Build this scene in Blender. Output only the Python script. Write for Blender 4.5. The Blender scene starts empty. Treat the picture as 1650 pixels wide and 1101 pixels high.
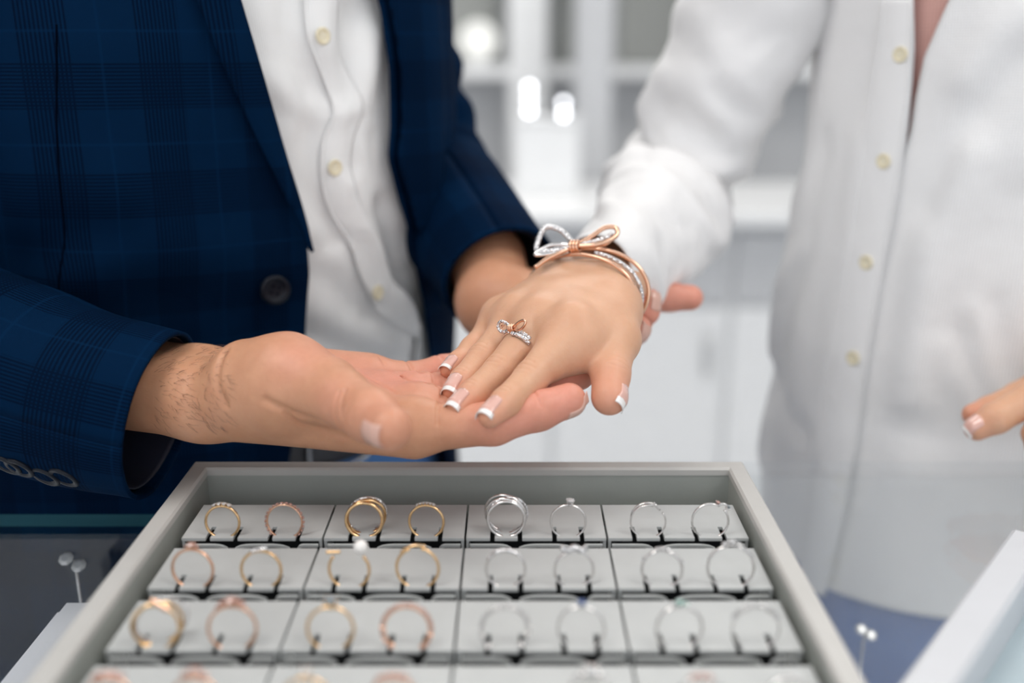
import bpy, bmesh, math, random
import numpy as np
from mathutils import Vector, Matrix, noise as mnoise
random.seed(7)
sc = bpy.context.scene
COL = sc.collection
R = math.radians

# ------------------------------------------------------------------ camera
FPX = 1604.0                                   # focal length in pixels of the 1650 px wide frame
CAM = np.array((0.0, 0.0, 1.2686))
PITCH = math.atan(470.5 / FPX)
CP, SP = math.cos(PITCH), math.sin(PITCH)
cd = bpy.data.cameras.new('camera')
cam = bpy.data.objects.new('camera', cd); COL.objects.link(cam)
cam.location = CAM
cam.rotation_euler = (math.pi / 2 - PITCH, 0, 0)
cd.sensor_width = 36.0
cd.lens = FPX * 36.0 / 1650.0
cd.clip_start = 0.02
cd.dof.use_dof = True
cd.dof.focus_distance = 0.537
cd.dof.aperture_fstop = 2.4
sc.camera = cam
vs = sc.view_settings
vs.view_transform = 'Standard'; vs.look = 'None'; vs.gamma = 1.0; vs.use_curve_mapping = False
vs.exposure = 0.0
try:
    sc.cycles.use_denoising = True
    sc.cycles.max_bounces = 10
    sc.cycles.transparent_max_bounces = 16
    sc.cycles.sample_clamp_indirect = 6.0
    sc.cycles.caustics_reflective = False
    sc.cycles.caustics_refractive = False
except Exception:
    pass

# ------------------------------------------------------------------ world and big lights
world = bpy.data.worlds.new('world'); sc.world = world; world.use_nodes = True
bgn = world.node_tree.nodes['Background']
bgn.inputs[0].default_value = (0.93, 0.96, 1.0, 1); bgn.inputs[1].default_value = 1.25

def area(name, loc, target, sx, sy, power, col=(1, 1, 1)):
    ld = bpy.data.lights.new(name, 'AREA'); ld.shape = 'RECTANGLE'; ld.size = sx; ld.size_y = sy
    ld.energy = power; ld.color = col
    o = bpy.data.objects.new(name, ld); COL.objects.link(o); o.location = loc
    o.rotation_euler = (Vector(target) - Vector(loc)).to_track_quat('-Z', 'Y').to_euler()
    return o
CEIL_Z = 2.9
PANELS = [(-0.9, 0.0, 15), (1.25, 0.0, 15), (-0.9, 1.9, 15), (0.9, 1.9, 15), (0.0, 3.2, 15)]      # five alike ceiling fixtures
for (lx, ly, e) in PANELS:
    area('ceiling_lamp_offscreen', (lx, ly, CEIL_Z - 0.03), (lx, ly, 0), 0.9, 0.9, e, (1.0, 0.97, 0.93))

# ------------------------------------------------------------------ pixel helpers (only to find real 3D points)
def V(px, py, zc):
    u = (px - 825.0) / FPX * zc; v = (550.5 - py) / FPX * zc
    return np.array((CAM[0] + u, CAM[1] + zc * CP + v * SP, CAM[2] - zc * SP + v * CP))
def ray(px, py):
    return V(px, py, 1.0) - CAM
def atY(px, py, Y):
    d = ray(px, py); return CAM + d * (Y / d[1])
def atZ(px, py, Z):
    d = ray(px, py); return CAM + d * ((Z - CAM[2]) / d[2])

# ------------------------------------------------------------------ materials
class N:
    def __init__(self, name):
        self.m = bpy.data.materials.new(name); self.m.use_nodes = True
        self.t = self.m.node_tree; self.n = self.t.nodes
        self.b = self.n['Principled BSDF']; self.out = self.n['Material Output']
    def add(self, typ, **kw):
        x = self.n.new(typ)
        for k, v in kw.items(): setattr(x, k, v)
        return x
    def link(self, a, b): self.t.links.new(a, b)
    def setin(self, **kw):
        for k, v in kw.items():
            s = self.b.inputs.get(k.replace('_', ' '))
            if s is not None:
                try: s.default_value = v
                except Exception: s.default_value = (*v, 1)
    def math(self, op, a, b=None, c=None):
        x = self.add('ShaderNodeMath', operation=op)
        for i, q in enumerate((a, b, c)):
            if q is None: continue
            if hasattr(q, 'is_linked') or hasattr(q, 'links'): self.link(q, x.inputs[i])
            else: x.inputs[i].default_value = q
        return x.outputs[0]
    def mix(self, fac, a, b):
        x = self.add('ShaderNodeMix', data_type='RGBA')
        for s, q in ((x.inputs[0], fac), (x.inputs[6], a), (x.inputs[7], b)):
            if hasattr(q, 'links'): self.link(q, s)
            elif isinstance(q, (int, float)): s.default_value = q
            else: s.default_value = (*q, 1) if len(q) == 3 else q
        return x.outputs[2]
    def noise(self, scale, coord='Object', detail=3.0, rough=0.5, sx=None):
        tc = self.add('ShaderNodeTexCoord'); nz = self.add('ShaderNodeTexNoise')
        nz.inputs['Scale'].default_value = scale; nz.inputs['Detail'].default_value = detail
        nz.inputs['Roughness'].default_value = rough
        if sx:
            mp = self.add('ShaderNodeMapping'); mp.inputs['Scale'].default_value = sx
            self.link(tc.outputs[coord], mp.inputs[0]); self.link(mp.outputs[0], nz.inputs[0])
        else: self.link(tc.outputs[coord], nz.inputs[0])
        return nz.outputs[0]
    def bump(self, h, strength, dist=0.001):
        bp = self.add('ShaderNodeBump'); bp.inputs['Strength'].default_value = strength
        bp.inputs['Distance'].default_value = dist
        self.link(h, bp.inputs['Height'])
        prev = self.b.inputs['Normal']
        if prev.is_linked:
            self.link(prev.links[0].from_socket, bp.inputs['Normal'])
        self.link(bp.outputs[0], prev)

M = {}
def simple(key, col, rough=0.5, metal=0.0, var=0.06, scale=30.0, bump=0.0, spec=None, **kw):
    q = N(key); nz = q.noise(scale)
    lo = tuple(max(0, c * (1 - var)) for c in col); hi = tuple(min(1, c * (1 + var)) for c in col)
    q.link(q.mix(nz, lo, hi), q.b.inputs['Base Color'])
    q.setin(Roughness=rough, Metallic=metal)
    if spec is not None: q.b.inputs['Specular IOR Level'].default_value = spec
    for k, v in kw.items(): q.b.inputs[k.replace('_', ' ')].default_value = v
    if bump: q.bump(q.noise(scale * 12), bump, 0.0004)
    M[key] = q.m; return q.m

simple('wall_white', (0.74, 0.75, 0.76), 0.7)
simple('wall_grey', (0.42, 0.43, 0.44), 0.7)
simple('shelf_back', (0.30, 0.31, 0.30), 0.7)
simple('floor_white', (0.72, 0.73, 0.74), 0.25, scale=3)
simple('ceiling', (0.85, 0.85, 0.85), 0.8)
simple('lacquer_white', (0.85, 0.86, 0.87), 0.25)
simple('deck_white', (0.82, 0.83, 0.88), 0.5)
simple('cabinet_grey', (0.55, 0.56, 0.58), 0.4)
simple('metal_grey', (0.62, 0.63, 0.64), 0.3, 1.0)
simple('tray_grey', (0.37, 0.39, 0.365), 0.55, bump=0.15, scale=60)
simple('tray_rim', (0.54, 0.53, 0.51), 0.42, bump=0.1, scale=60)
simple('pad_grey', (0.52, 0.535, 0.532), 0.5, bump=0.12, scale=80)
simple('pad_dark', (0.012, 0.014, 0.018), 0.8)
simple('pale_tray', (0.62, 0.63, 0.66), 0.4)
simple('pale_blue', (0.46, 0.55, 0.59), 0.45)
simple('gold', (0.83, 0.56, 0.30), 0.2, 1.0)
simple('rose_gold', (0.86, 0.53, 0.37), 0.2, 1.0)
simple('white_gold', (0.78, 0.76, 0.75), 0.16, 1.0)
simple('pearl', (0.90, 0.87, 0.84), 0.18, 0.0, Coat_Weight=0.5)
for key, col in (('diamond', (0.95, 0.95, 0.97)), ('pink_stone', (0.88, 0.50, 0.42)), ('blue_stone', (0.06, 0.16, 0.42)),
                 ('green_stone', (0.5, 0.85, 0.75)), ('smoke_stone', (0.35, 0.42, 0.46))):
    simple(key, col, 0.04, 0.0, spec=1.0, IOR=2.0, Transmission_Weight=0.45)
def pave():
    q = N('pave'); tc = q.add('ShaderNodeTexCoord'); vo = q.add('ShaderNodeTexVoronoi')
    vo.inputs['Scale'].default_value = 900.0; q.link(tc.outputs['Object'], vo.inputs[0])
    q.link(q.mix(vo.outputs['Distance'], (0.95, 0.95, 0.97), (0.6, 0.58, 0.58)), q.b.inputs['Base Color'])
    q.setin(Metallic=0.75, Roughness=0.14); q.bump(vo.outputs['Distance'], 0.9, 0.0008); M['pave'] = q.m
pave()
simple('nail_pink', (0.76, 0.45, 0.38), 0.12, Coat_Weight=0.8, var=0.02)
simple('nail_white', (0.92, 0.90, 0.88), 0.12, Coat_Weight=0.8, var=0.01)
simple('nail_man', (0.70, 0.42, 0.34), 0.22, Coat_Weight=0.4, var=0.03)
simple('button_navy', (0.004, 0.006, 0.012), 0.4, Coat_Weight=0.05, spec=0.2)
simple('button_cream', (0.80, 0.72, 0.52), 0.25, Coat_Weight=0.4)
simple('thread', (0.88, 0.86, 0.80), 0.7)
simple('seam_dark', (0.0004, 0.002, 0.007), 0.9, spec=0.02)
simple('belt', (0.03, 0.03, 0.035), 0.45)
simple('buckle', (0.5, 0.5, 0.5), 0.25, 1.0)
simple('hair_dark', (0.10, 0.05, 0.03), 0.6)
simple('lining', (0.012, 0.016, 0.035), 0.5)

def skin(key, base, red, deep):
    q = N(key)
    at = q.add('ShaderNodeAttribute', attribute_name='red')
    n1 = q.noise(70, detail=4); n2 = q.noise(380, detail=3)
    c = q.mix(at.outputs['Fac'], base, red)
    c = q.mix(q.math('MULTIPLY', q.math('SUBTRACT', n1, 0.35), 0.7), c, deep)
    c = q.mix(q.math('MULTIPLY', n2, 0.22), c, deep)
    q.link(c, q.b.inputs['Base Color'])
    q.setin(Roughness=0.46)
    q.b.inputs['Specular IOR Level'].default_value = 0.42
    q.b.inputs['Subsurface Weight'].default_value = 0.22
    q.b.inputs['Subsurface Radius'].default_value = (1.0, 0.35, 0.18)
    q.b.inputs['Subsurface Scale'].default_value = 0.004
    tc = q.add('ShaderNodeTexCoord'); vo = q.add('ShaderNodeTexVoronoi', feature='DISTANCE_TO_EDGE')
    vo.inputs['Scale'].default_value = 620; q.link(tc.outputs['Object'], vo.inputs[0])
    q.bump(vo.outputs['Distance'], 0.10, 0.0006)
    q.bump(q.noise(260, detail=5), 0.22, 0.0008)
    M[key] = q.m
skin('skin_man', (0.64, 0.335, 0.20), (0.78, 0.335, 0.25), (0.40, 0.155, 0.08))
skin('skin_woman', (0.70, 0.41, 0.265), (0.74, 0.32, 0.225), (0.56, 0.26, 0.14))

def uvnode(q):
    u = q.add('ShaderNodeUVMap'); s = q.add('ShaderNodeSeparateXYZ'); q.link(u.outputs[0], s.inputs[0])
    return s.outputs[0], s.outputs[1], u.outputs[0]
def band(q, x, period, lo, hi):
    f = q.math('FRACT', q.math('DIVIDE', x, period))
    return q.math('MULTIPLY', q.math('GREATER_THAN', f, lo), q.math('LESS_THAN', f, hi))
def jacket_mat():
    q = N('navy_check'); u, v, uv = uvnode(q)
    P1, P2 = 0.058, 0.064
    bu = band(q, u, P1, 0.30, 0.72); bv = band(q, v, P2, 0.30, 0.72)
    lu = band(q, u, 0.0021, 0.0, 0.5); lv = band(q, v, 0.0021, 0.0, 0.5)
    dark = q.math('MAXIMUM', q.math('MULTIPLY', bu, lu), q.math('MULTIPLY', bv, lv))
    ou = band(q, u, P1, 0.97, 0.995); ov = band(q, v, P2, 0.97, 0.995)
    wv = q.noise(9, 'UV', 4)
    base = q.mix(wv, (0.0004, 0.0100, 0.034), (0.0007, 0.0130, 0.042))
    c = q.mix(q.math('MULTIPLY', dark, 0.66), base, (0.0001, 0.0022, 0.010))
    c = q.mix(q.math('MULTIPLY', q.math('MAXIMUM', ou, ov), 0.35), c, (0.0014, 0.019, 0.060))
    q.link(c, q.b.inputs['Base Color']); q.setin(Roughness=0.8)
    q.b.inputs['Specular IOR Level'].default_value = 0.03
    q.b.inputs['Sheen Weight'].default_value = 0.0; q.b.inputs['Sheen Tint'].default_value = (0.3, 0.5, 0.9, 1)
    q.bump(q.noise(1500, 'UV', 2), 0.25, 0.0004)
    M['navy_check'] = q.m
jacket_mat()
def shirt_mat(key, col, stripe, s_amp, bumpamt=0.35):
    q = N(key); u, v, uv = uvnode(q)
    wu = q.math('SINE', q.math('MULTIPLY', u, 2 * math.pi / stripe))
    wv = q.math('SINE', q.math('MULTIPLY', v, 2 * math.pi / (stripe * 0.8)))
    wu01 = q.math('MULTIPLY_ADD', wu, 0.5, 0.5)
    c = q.mix(q.math('MULTIPLY', wu01, s_amp), col, tuple(x * 0.80 for x in col))
    q.link(c, q.b.inputs['Base Color']); q.setin(Roughness=0.75)
    q.b.inputs['Specular IOR Level'].default_value = 0.25
    q.b.inputs['Sheen Weight'].default_value = 0.15
    q.bump(q.math('ADD', wu, q.math('MULTIPLY', wv, 0.5)), bumpamt, 0.0003)
    q.bump(q.noise(60, 'UV', 5), 0.25, 0.004)
    M[key] = q.m
shirt_mat('shirt_white', (0.92, 0.92, 0.915), 0.0011, 0.3)
shirt_mat('blouse_white', (0.87, 0.86, 0.86), 0.0022, 0.40)
shirt_mat('blouse_plain', (0.84, 0.83, 0.83), 0.0022, 0.1, 0.1)
shirt_mat('pink_top', (0.72, 0.42, 0.37), 0.003, 0.6)
def denim(key, c0, c1):
    q = N(key); n1 = q.noise(14, 'Object', 4); n2 = q.noise(900, 'UV', 2, sx=(1, 0.2, 1))
    c = q.mix(n1, c0, c1); c = q.mix(q.math('MULTIPLY', n2, 0.3), c, (0.45, 0.55, 0.75))
    q.link(c, q.b.inputs['Base Color']); q.setin(Roughness=0.8); q.bump(n2, 0.3, 0.0005); M[key] = q.m
denim('denim_man', (0.015, 0.13, 0.42), (0.03, 0.21, 0.55))
denim('denim_woman', (0.04, 0.10, 0.32), (0.12, 0.23, 0.50))

def glass_mat():
    q = N('counter_glass')
    tr = q.add('ShaderNodeBsdfTransparent'); tr.inputs[0].default_value = (0.985, 0.992, 0.995, 1)
    gl = q.add('ShaderNodeBsdfGlossy'); gl.inputs['Roughness'].default_value = 0.02
    lw = q.add('ShaderNodeLayerWeight'); lw.inputs[0].default_value = 0.5
    fr = q.math('MULTIPLY_ADD', q.math('POWER', lw.outputs['Facing'], 5.0), 0.96, 0.04)      # Schlick
    nz = q.noise(2.0); fm = q.math('MULTIPLY', fr, q.math('MULTIPLY_ADD', nz, 0.1, 0.95))
    mx = q.add('ShaderNodeMixShader'); q.link(fm, mx.inputs[0]); q.link(tr.outputs[0], mx.inputs[1]); q.link(gl.outputs[0], mx.inputs[2])
    q.link(mx.outputs[0], q.out.inputs[0]); M['counter_glass'] = q.m
glass_mat()
simple('glass_edge', (0.015, 0.085, 0.115), 0.5, var=0.1, spec=0.15)
def emit(key, col, s):
    q = N(key); e = q.add('ShaderNodeEmission'); nz = q.noise(4)
    q.link(q.mix(nz, tuple(c * 0.97 for c in col), col), e.inputs[0]); e.inputs[1].default_value = s
    q.link(e.outputs[0], q.out.inputs[0]); M[key] = q.m
emit('panel_glow', (1.0, 0.98, 0.95), 1.3)
emit('bulb_glow', (0.95, 0.96, 1.0), 9.0)
emit('lamp_glow', (1.0, 1.0, 0.96), 1.1)

# ------------------------------------------------------------------ object helpers
def tag(o, label=None, cat=None, group=None, kind=None):
    if label: o['label'] = label
    if cat: o['category'] = cat
    if group: o['group'] = group
    if kind: o['kind'] = kind
    return o
def empty(name, loc=(0, 0, 0)):
    o = bpy.data.objects.new(name, None); COL.objects.link(o); o.location = [float(x) for x in loc]
    o.empty_display_size = 0.02; return o
def link(name, me, parent=None, mats=()):
    for m in mats:
        me.materials.append(M[m] if isinstance(m, str) else m)
    o = bpy.data.objects.new(name, me); COL.objects.link(o)
    if parent is not None:
        o.parent = parent
        o.matrix_parent_inverse = Matrix.Identity(4)
        w = world_of(parent)
        o.matrix_basis = w.inverted()
    return o
def world_of(o):
    m = o.matrix_basis.copy()
    if o.parent: m = world_of(o.parent) @ o.matrix_parent_inverse @ m
    return m
def mesh(name, verts, faces, parent=None, mats=(), smooth=False, uv=None, mi=None):
    me = bpy.data.meshes.new(name)
    me.from_pydata([tuple(map(float, v)) for v in verts], [], [tuple(int(i) for i in f) for f in faces]); me.update()
    if uv is not None:
        lay = me.uv_layers.new(name='UVMap'); uv = np.asarray(uv, dtype=np.float32)
        idx = np.empty(len(me.loops), dtype=np.int32); me.loops.foreach_get('vertex_index', idx)
        lay.data.foreach_set('uv', uv[idx].ravel())
    if smooth: me.polygons.foreach_set('use_smooth', [True] * len(me.polygons))
    if mi is not None: me.polygons.foreach_set('material_index', mi)
    return link(name, me, parent, mats)
def from_bm(name, bm, parent=None, mats=(), smooth=False):
    bmesh.ops.recalc_face_normals(bm, faces=bm.faces)
    me = bpy.data.meshes.new(name); bm.to_mesh(me); bm.free()
    if smooth: me.polygons.foreach_set('use_smooth', [True] * len(me.polygons))
    return link(name, me, parent, mats)
def add_box(bm, lo, hi, bevel=0.0):
    lo, hi = Vector(lo), Vector(hi); c = (lo + hi) / 2; s = hi - lo
    r = bmesh.ops.create_cube(bm, size=1.0, matrix=Matrix.Translation(c) @ Matrix.Diagonal((*s, 1)))
    if bevel:
        es = set(e for v in r['verts'] for e in v.link_edges)
        bmesh.ops.bevel(bm, geom=list(es), offset=bevel, segments=2, affect='EDGES', clamp_overlap=True)
def box(name, lo, hi, parent=None, mat='wall_white', bevel=0.0, rotz=0):
    bm = bmesh.new(); add_box(bm, lo, hi, bevel); return from_bm(name, bm, parent, (mat,))
def solid(o, t, off=-1.0):
    md = o.modifiers.new('thickness', 'SOLIDIFY'); md.thickness = t; md.offset = off; return o
def unit(v): v = np.asarray(v, float); return v / (np.linalg.norm(v) + 1e-12)

def catmull(pts, n, closed=False):
    P = np.asarray(pts, float); m = len(P)
    if closed: ext = lambda i: P[i % m]; segs = m
    else:
        def ext(i):
            if i < 0: return 2 * P[0] - P[1]
            if i >= m: return 2 * P[-1] - P[-2]
            return P[i]
        segs = m - 1
    out = []
    tot = n if closed else n - 1
    for k in range(n):
        t = k / tot * segs; i = min(int(t), segs - 1); f = t - i
        a, b, c, d = ext(i - 1), ext(i), ext(i + 1), ext(i + 2)
        out.append(0.5 * ((2 * b) + (c - a) * f + (2 * a - 5 * b + 4 * c - d) * f * f + (3 * b - a - 3 * c + d) * f ** 3))
    return np.array(out)
def sweep(path, rad, ns=8, closed=False, up=(0, 0, 1), flat=1.0):
    """verts, faces of a tube along path; rad scalar or array; flat scales the section along the transported normal"""
    P = np.asarray(path, float); n = len(P)
    rad = np.full(n, rad, float) if np.isscalar(rad) else np.asarray(rad, float)
    T = np.zeros_like(P)
    for i in range(n):
        a = P[(i - 1) % n] if (closed or i > 0) else P[0]; b = P[(i + 1) % n] if (closed or i < n - 1) else P[-1]
        T[i] = unit(b - a)
    nrm = np.asarray(up, float); nrm = unit(nrm - T[0] * nrm.dot(T[0]))
    vs_, fs = [], []
    for i in range(n):
        nrm = unit(nrm - T[i] * nrm.dot(T[i])); bi = np.cross(T[i], nrm)
        for j in range(ns):
            a = 2 * math.pi * j / ns
            vs_.append(P[i] + rad[i] * (math.cos(a) * nrm * flat + math.sin(a) * bi))
    for i in range(n if closed else n - 1):
        for j in range(ns):
            i2 = (i + 1) % n; j2 = (j + 1) % ns
            fs.append((i * ns + j, i * ns + j2, i2 * ns + j2, i2 * ns + j))
    if not closed:
        fs.append(tuple(range(ns))[::-1]); fs.append(tuple((n - 1) * ns + j for j in range(ns)))
    return vs_, fs
def wire(name, pts, r, mat, parent=None, n=None, closed=False, ns=8, raw=False, flat=1.0, up=(0, 0, 1)):
    path = np.asarray(pts, float) if raw else catmull(pts, n or max(12, len(pts) * 6), closed)
    v, f = sweep(path, r, ns, closed, up, flat)
    return mesh(name, v, f, parent, (mat,), True)
def merge(parts):
    V_, F_ = [], []
    for v, f in parts:
        o = len(V_); V_ += list(v); F_ += [tuple(i + o for i in q) for q in f]
    return V_, F_
# ------------------------------------------------------------------ the room
tag(box('floor', (-4, -2.5, -0.1), (4, 4.3, 0), mat='floor_white'), kind='structure')
tag(box('wall_back', (-4, 4.3, 0), (4, 4.4, CEIL_Z), mat='wall_white'), kind='structure')
tag(box('wall_left', (-4.1, -2.5, 0), (-4, 4.4, CEIL_Z), mat='wall_white'), kind='structure')
tag(box('wall_right', (4, -2.5, 0), (4.1, 4.4, CEIL_Z), mat='wall_white'), kind='structure')
tag(box('ceiling', (-4.1, -2.5, CEIL_Z), (4.1, 4.4, CEIL_Z + 0.1), mat='ceiling'), kind='structure')
PLAB = ['white square ceiling light panel above the man in navy', 'white square ceiling light panel above the ring counter',
        'white square ceiling light panel behind the man in navy', 'white square ceiling light panel behind the woman in white',
        'white square ceiling light panel over the back counter']
for (lx, ly, e), lab in zip(PANELS, PLAB):
    r_ = empty('ceiling_light_offscreen', (lx, ly, CEIL_Z)); tag(r_, lab, 'ceiling light', 'ceiling light panels')
    bm = bmesh.new()
    for s in (-1, 1):
        add_box(bm, (lx + s * 0.475 - 0.015, ly - 0.49, CEIL_Z - 0.025), (lx + s * 0.475 + 0.015, ly + 0.49, CEIL_Z + 0.002))
        add_box(bm, (lx - 0.46, ly + s * 0.475 - 0.015, CEIL_Z - 0.025), (lx + 0.46, ly + s * 0.475 + 0.015, CEIL_Z + 0.002))
    from_bm('frame', bm, r_, ('lacquer_white',))
    box('diffuser_offscreen', (lx - 0.46, ly - 0.46, CEIL_Z - 0.012), (lx + 0.46, ly + 0.46, CEIL_Z), r_, 'panel_glow')

# ---- back counter and shelving seen out of focus between the couple
rt = empty('back_counter', (0.5, 2.9, 0)); tag(rt, 'white shop counter at the rear behind the couple', 'counter')
box('worktop', (-0.9, 2.58, 0.825), (1.6, 3.25, 0.858), rt, 'lacquer_white', 0.004)
box('body', (-0.87, 2.66, 0.0), (1.57, 3.2, 0.826), rt, 'lacquer_white')
for i in range(5):
    x0 = -0.86 + i * 0.486
    dr = box('drawer', (x0 + 0.008, 2.642, 0.60), (x0 + 0.476, 2.662, 0.80), rt, 'cabinet_grey', 0.003)  # pale grey puts the shade under the worktop lip into the colour
    wire('handle', [(x0 + 0.17, 2.628, 0.70), (x0 + 0.31, 2.628, 0.70)], 0.006, 'metal_grey', dr, n=2)
    dd = box('door', (x0 + 0.008, 2.642, 0.06), (x0 + 0.476, 2.662, 0.59), rt, 'lacquer_white', 0.003)
    wire('handle', [(x0 + 0.43, 2.628, 0.40), (x0 + 0.43, 2.628, 0.52)], 0.006, 'metal_grey', dd, n=2)

rt = empty('wall_shelf', (0.1, 3.7, 0)); tag(rt, 'grey backed display shelving with white posts and shelf boards', 'shelf')
SY = 3.62
box('back_panel', (-1.4, SY + 0.24, 0.0), (2.0, SY + 0.27, 2.2), rt, 'wall_grey')
pz = atY(835, 112, SY)[2]
for zz in (pz - 0.03, 0.72, 1.95):
    box('shelf_board', (-1.4, SY, zz), (2.0, SY + 0.245, zz + 0.045), rt, 'lacquer_white', 0.003)
for (pa, pb) in ((820, 882), (560, 600), (1130, 1170)):
    xa, xb = atY(pa, 60, SY)[0], atY(pb, 60, SY)[0]
    box('post', (xa, SY - 0.03, 0.0), (xb, SY + 0.03, 2.2), rt, 'lacquer_white', 0.003)
for (pa, pb) in ((640, 800), (900, 945), (1010, 1120)):
    xa, xb = atY(pa, 60, SY)[0], atY(pb, 60, SY)[0]
    box('niche_panel', (xa, SY + 0.19, pz + 0.02), (xb, SY + 0.24, 1.94), rt, 'shelf_back')
box('under_panel', (-1.38, SY + 0.19, 0.77), (1.98, SY + 0.24, pz - 0.03), rt, 'cabinet_grey')

xa, xb = atY(938, 60, 3.0)[0], atY(1005, 60, 3.0)[0]
rt = empty('column', (xa, 3.3, 0)); tag(rt, 'slim grey column rising beside the back counter', 'column')
bm = bmesh.new(); add_box(bm, (xa, 3.28, 0), (xb, 3.40, CEIL_Z), 0.01); from_bm('shaft', bm, rt, ('cabinet_grey',))
box('base', (xa - 0.015, 3.262, 0), (xb + 0.015, 3.418, 0.10), rt, 'metal_grey', 0.004)

# globe lamp on the shelf
c = atY(771, 92, 3.68); r0 = 0.068
lp = empty('globe_lamp', (c[0], c[1], pz + 0.015)); tag(lp, 'round white globe lamp standing on the wall shelf', 'lamp')
bm = bmesh.new(); bmesh.ops.create_uvsphere(bm, u_segments=28, v_segments=16, radius=r0, matrix=Matrix.Translation((c[0], c[1], pz + 0.03 + r0)))
from_bm('shade', bm, lp, ('lamp_glow',), True)
bm = bmesh.new(); bmesh.ops.create_cone(bm, cap_ends=True, segments=24, radius1=0.045, radius2=0.032, depth=0.022, matrix=Matrix.Translation((c[0], c[1], pz + 0.026)))
from_bm('base', bm, lp, ('metal_grey',))

# white plinth box and two little light stems on the back counter
a, b = atY(830, 300, 2.95), atY(932, 300, 2.95)
pl = empty('display_plinth', ((a[0] + b[0]) / 2, 3.0, 0.858)); tag(pl, 'white square display plinth on the rear counter', 'plinth')
ht = atY(880, 196, 2.95)[2]
box('body', (a[0], 2.93, 0.858), (b[0], 3.10, ht), pl, 'lacquer_white', 0.004)
box('top_plate', (a[0] - 0.006, 2.924, ht), (b[0] + 0.006, 3.106, ht + 0.008), pl, 'lacquer_white', 0.002)
for px, ys, ph, lab in ((853, (141, 160, 178), 2.97, 'spotlight stem with three small glowing bulbs beside the globe lamp'),
                    (908, (166, 188, 210), 2.97, 'spotlight stem with three glowing bulbs beside the grey column')):
    z0 = ht + 0.008
    bx = atY(px, ys[0], ph)
    sm = empty('spotlight_stem', (bx[0], bx[1], z0)); tag(sm, lab, 'lamp', 'spotlight stems on the plinth')
    zt = bx[2] + 0.02
    wire('stem', [(bx[0], bx[1] + 0.012, z0), (bx[0], bx[1] + 0.012, zt)], 0.003, 'metal_grey', sm, n=2)
    bm = bmesh.new(); bmesh.ops.create_cone(bm, cap_ends=True, segments=20, radius1=0.018, radius2=0.016, depth=0.006, matrix=Matrix.Translation((bx[0], bx[1] + 0.012, z0 + 0.003)))
    from_bm('base', bm, sm, ('metal_grey',))
    for y_ in ys:
        q_ = atY(px, y_, ph); zq = max(q_[2], z0 + 0.012)
        bm = bmesh.new(); bmesh.ops.create_uvsphere(bm, u_segments=12, v_segments=8, radius=0.0085, matrix=Matrix.Translation((q_[0], q_[1], zq)))
        from_bm('bulb', bm, sm, ('bulb_glow',), True)

# ------------------------------------------------------------------ the glass display counter
GZ = 1.0
YL, YR, XS = 0.5418, 0.626, -0.03
dc = empty('display_counter', (0, 0.2, 0)); tag(dc, 'glass topped jewellery display counter with white base under the ring tray', 'counter')
XA, XB, YN = -0.95, 1.15, -0.12
poly = [(XA, YN), (XB, YN), (XB, YR), (XS, YR), (XS, YL + 0.004), (XA, YL + 0.004)]
TH = 0.008
def prism(poly, z0, z1):
    n = len(poly); v = [(x, y, z0) for x, y in poly] + [(x, y, z1) for x, y in poly]
    f = [tuple(range(n))[::-1], tuple(range(n, 2 * n))] + [(i, (i + 1) % n, n + (i + 1) % n, n + i) for i in range(n)]
    return v, f
v, f = prism(poly, GZ - TH, GZ)
mesh('glass_top', v, f, dc, ('counter_glass', 'glass_edge'), mi=[0, 0, 0, 0, 0, 0, 1, 1])
DECK = 0.74
for (xa, xb, yy) in ((XA + 0.005, XS - 0.002, YL - 0.012), (XS, XB - 0.005, YR - 0.012)):
    box('front_pane', (xa, yy, DECK), (xb, yy + 0.006, GZ - TH), dc, 'counter_glass')
bm = bmesh.new()
for (xa, xb, ya, yb) in ((XA + 0.02, XS, YN + 0.02, YL - 0.03), (XS, XB - 0.02, YN + 0.02, YR - 0.03)):
    add_box(bm, (xa, ya, 0.10), (xb, yb + 0.024, DECK))
from_bm('base_cabinet', bm, dc, ('lacquer_white',))
bm = bmesh.new()
for (xa, xb, ya, yb) in ((XA + 0.05, XS, YN + 0.05, YL - 0.06), (XS, XB - 0.05, YN + 0.05, YR - 0.06)):
    add_box(bm, (xa, ya, 0.0), (xb, yb, 0.102))
from_bm('kick_plinth', bm, dc, ('cabinet_grey',))
for (xx, yy) in ((XA + 0.012, YN + 0.012), (XB - 0.012, YN + 0.012), (XA + 0.012, YL - 0.02), (XB - 0.012, YR - 0.02)):
    box('corner_post', (xx - 0.008, yy - 0.008, DECK - 0.002), (xx + 0.008, yy + 0.008, GZ - TH), dc, 'metal_grey')
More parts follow.
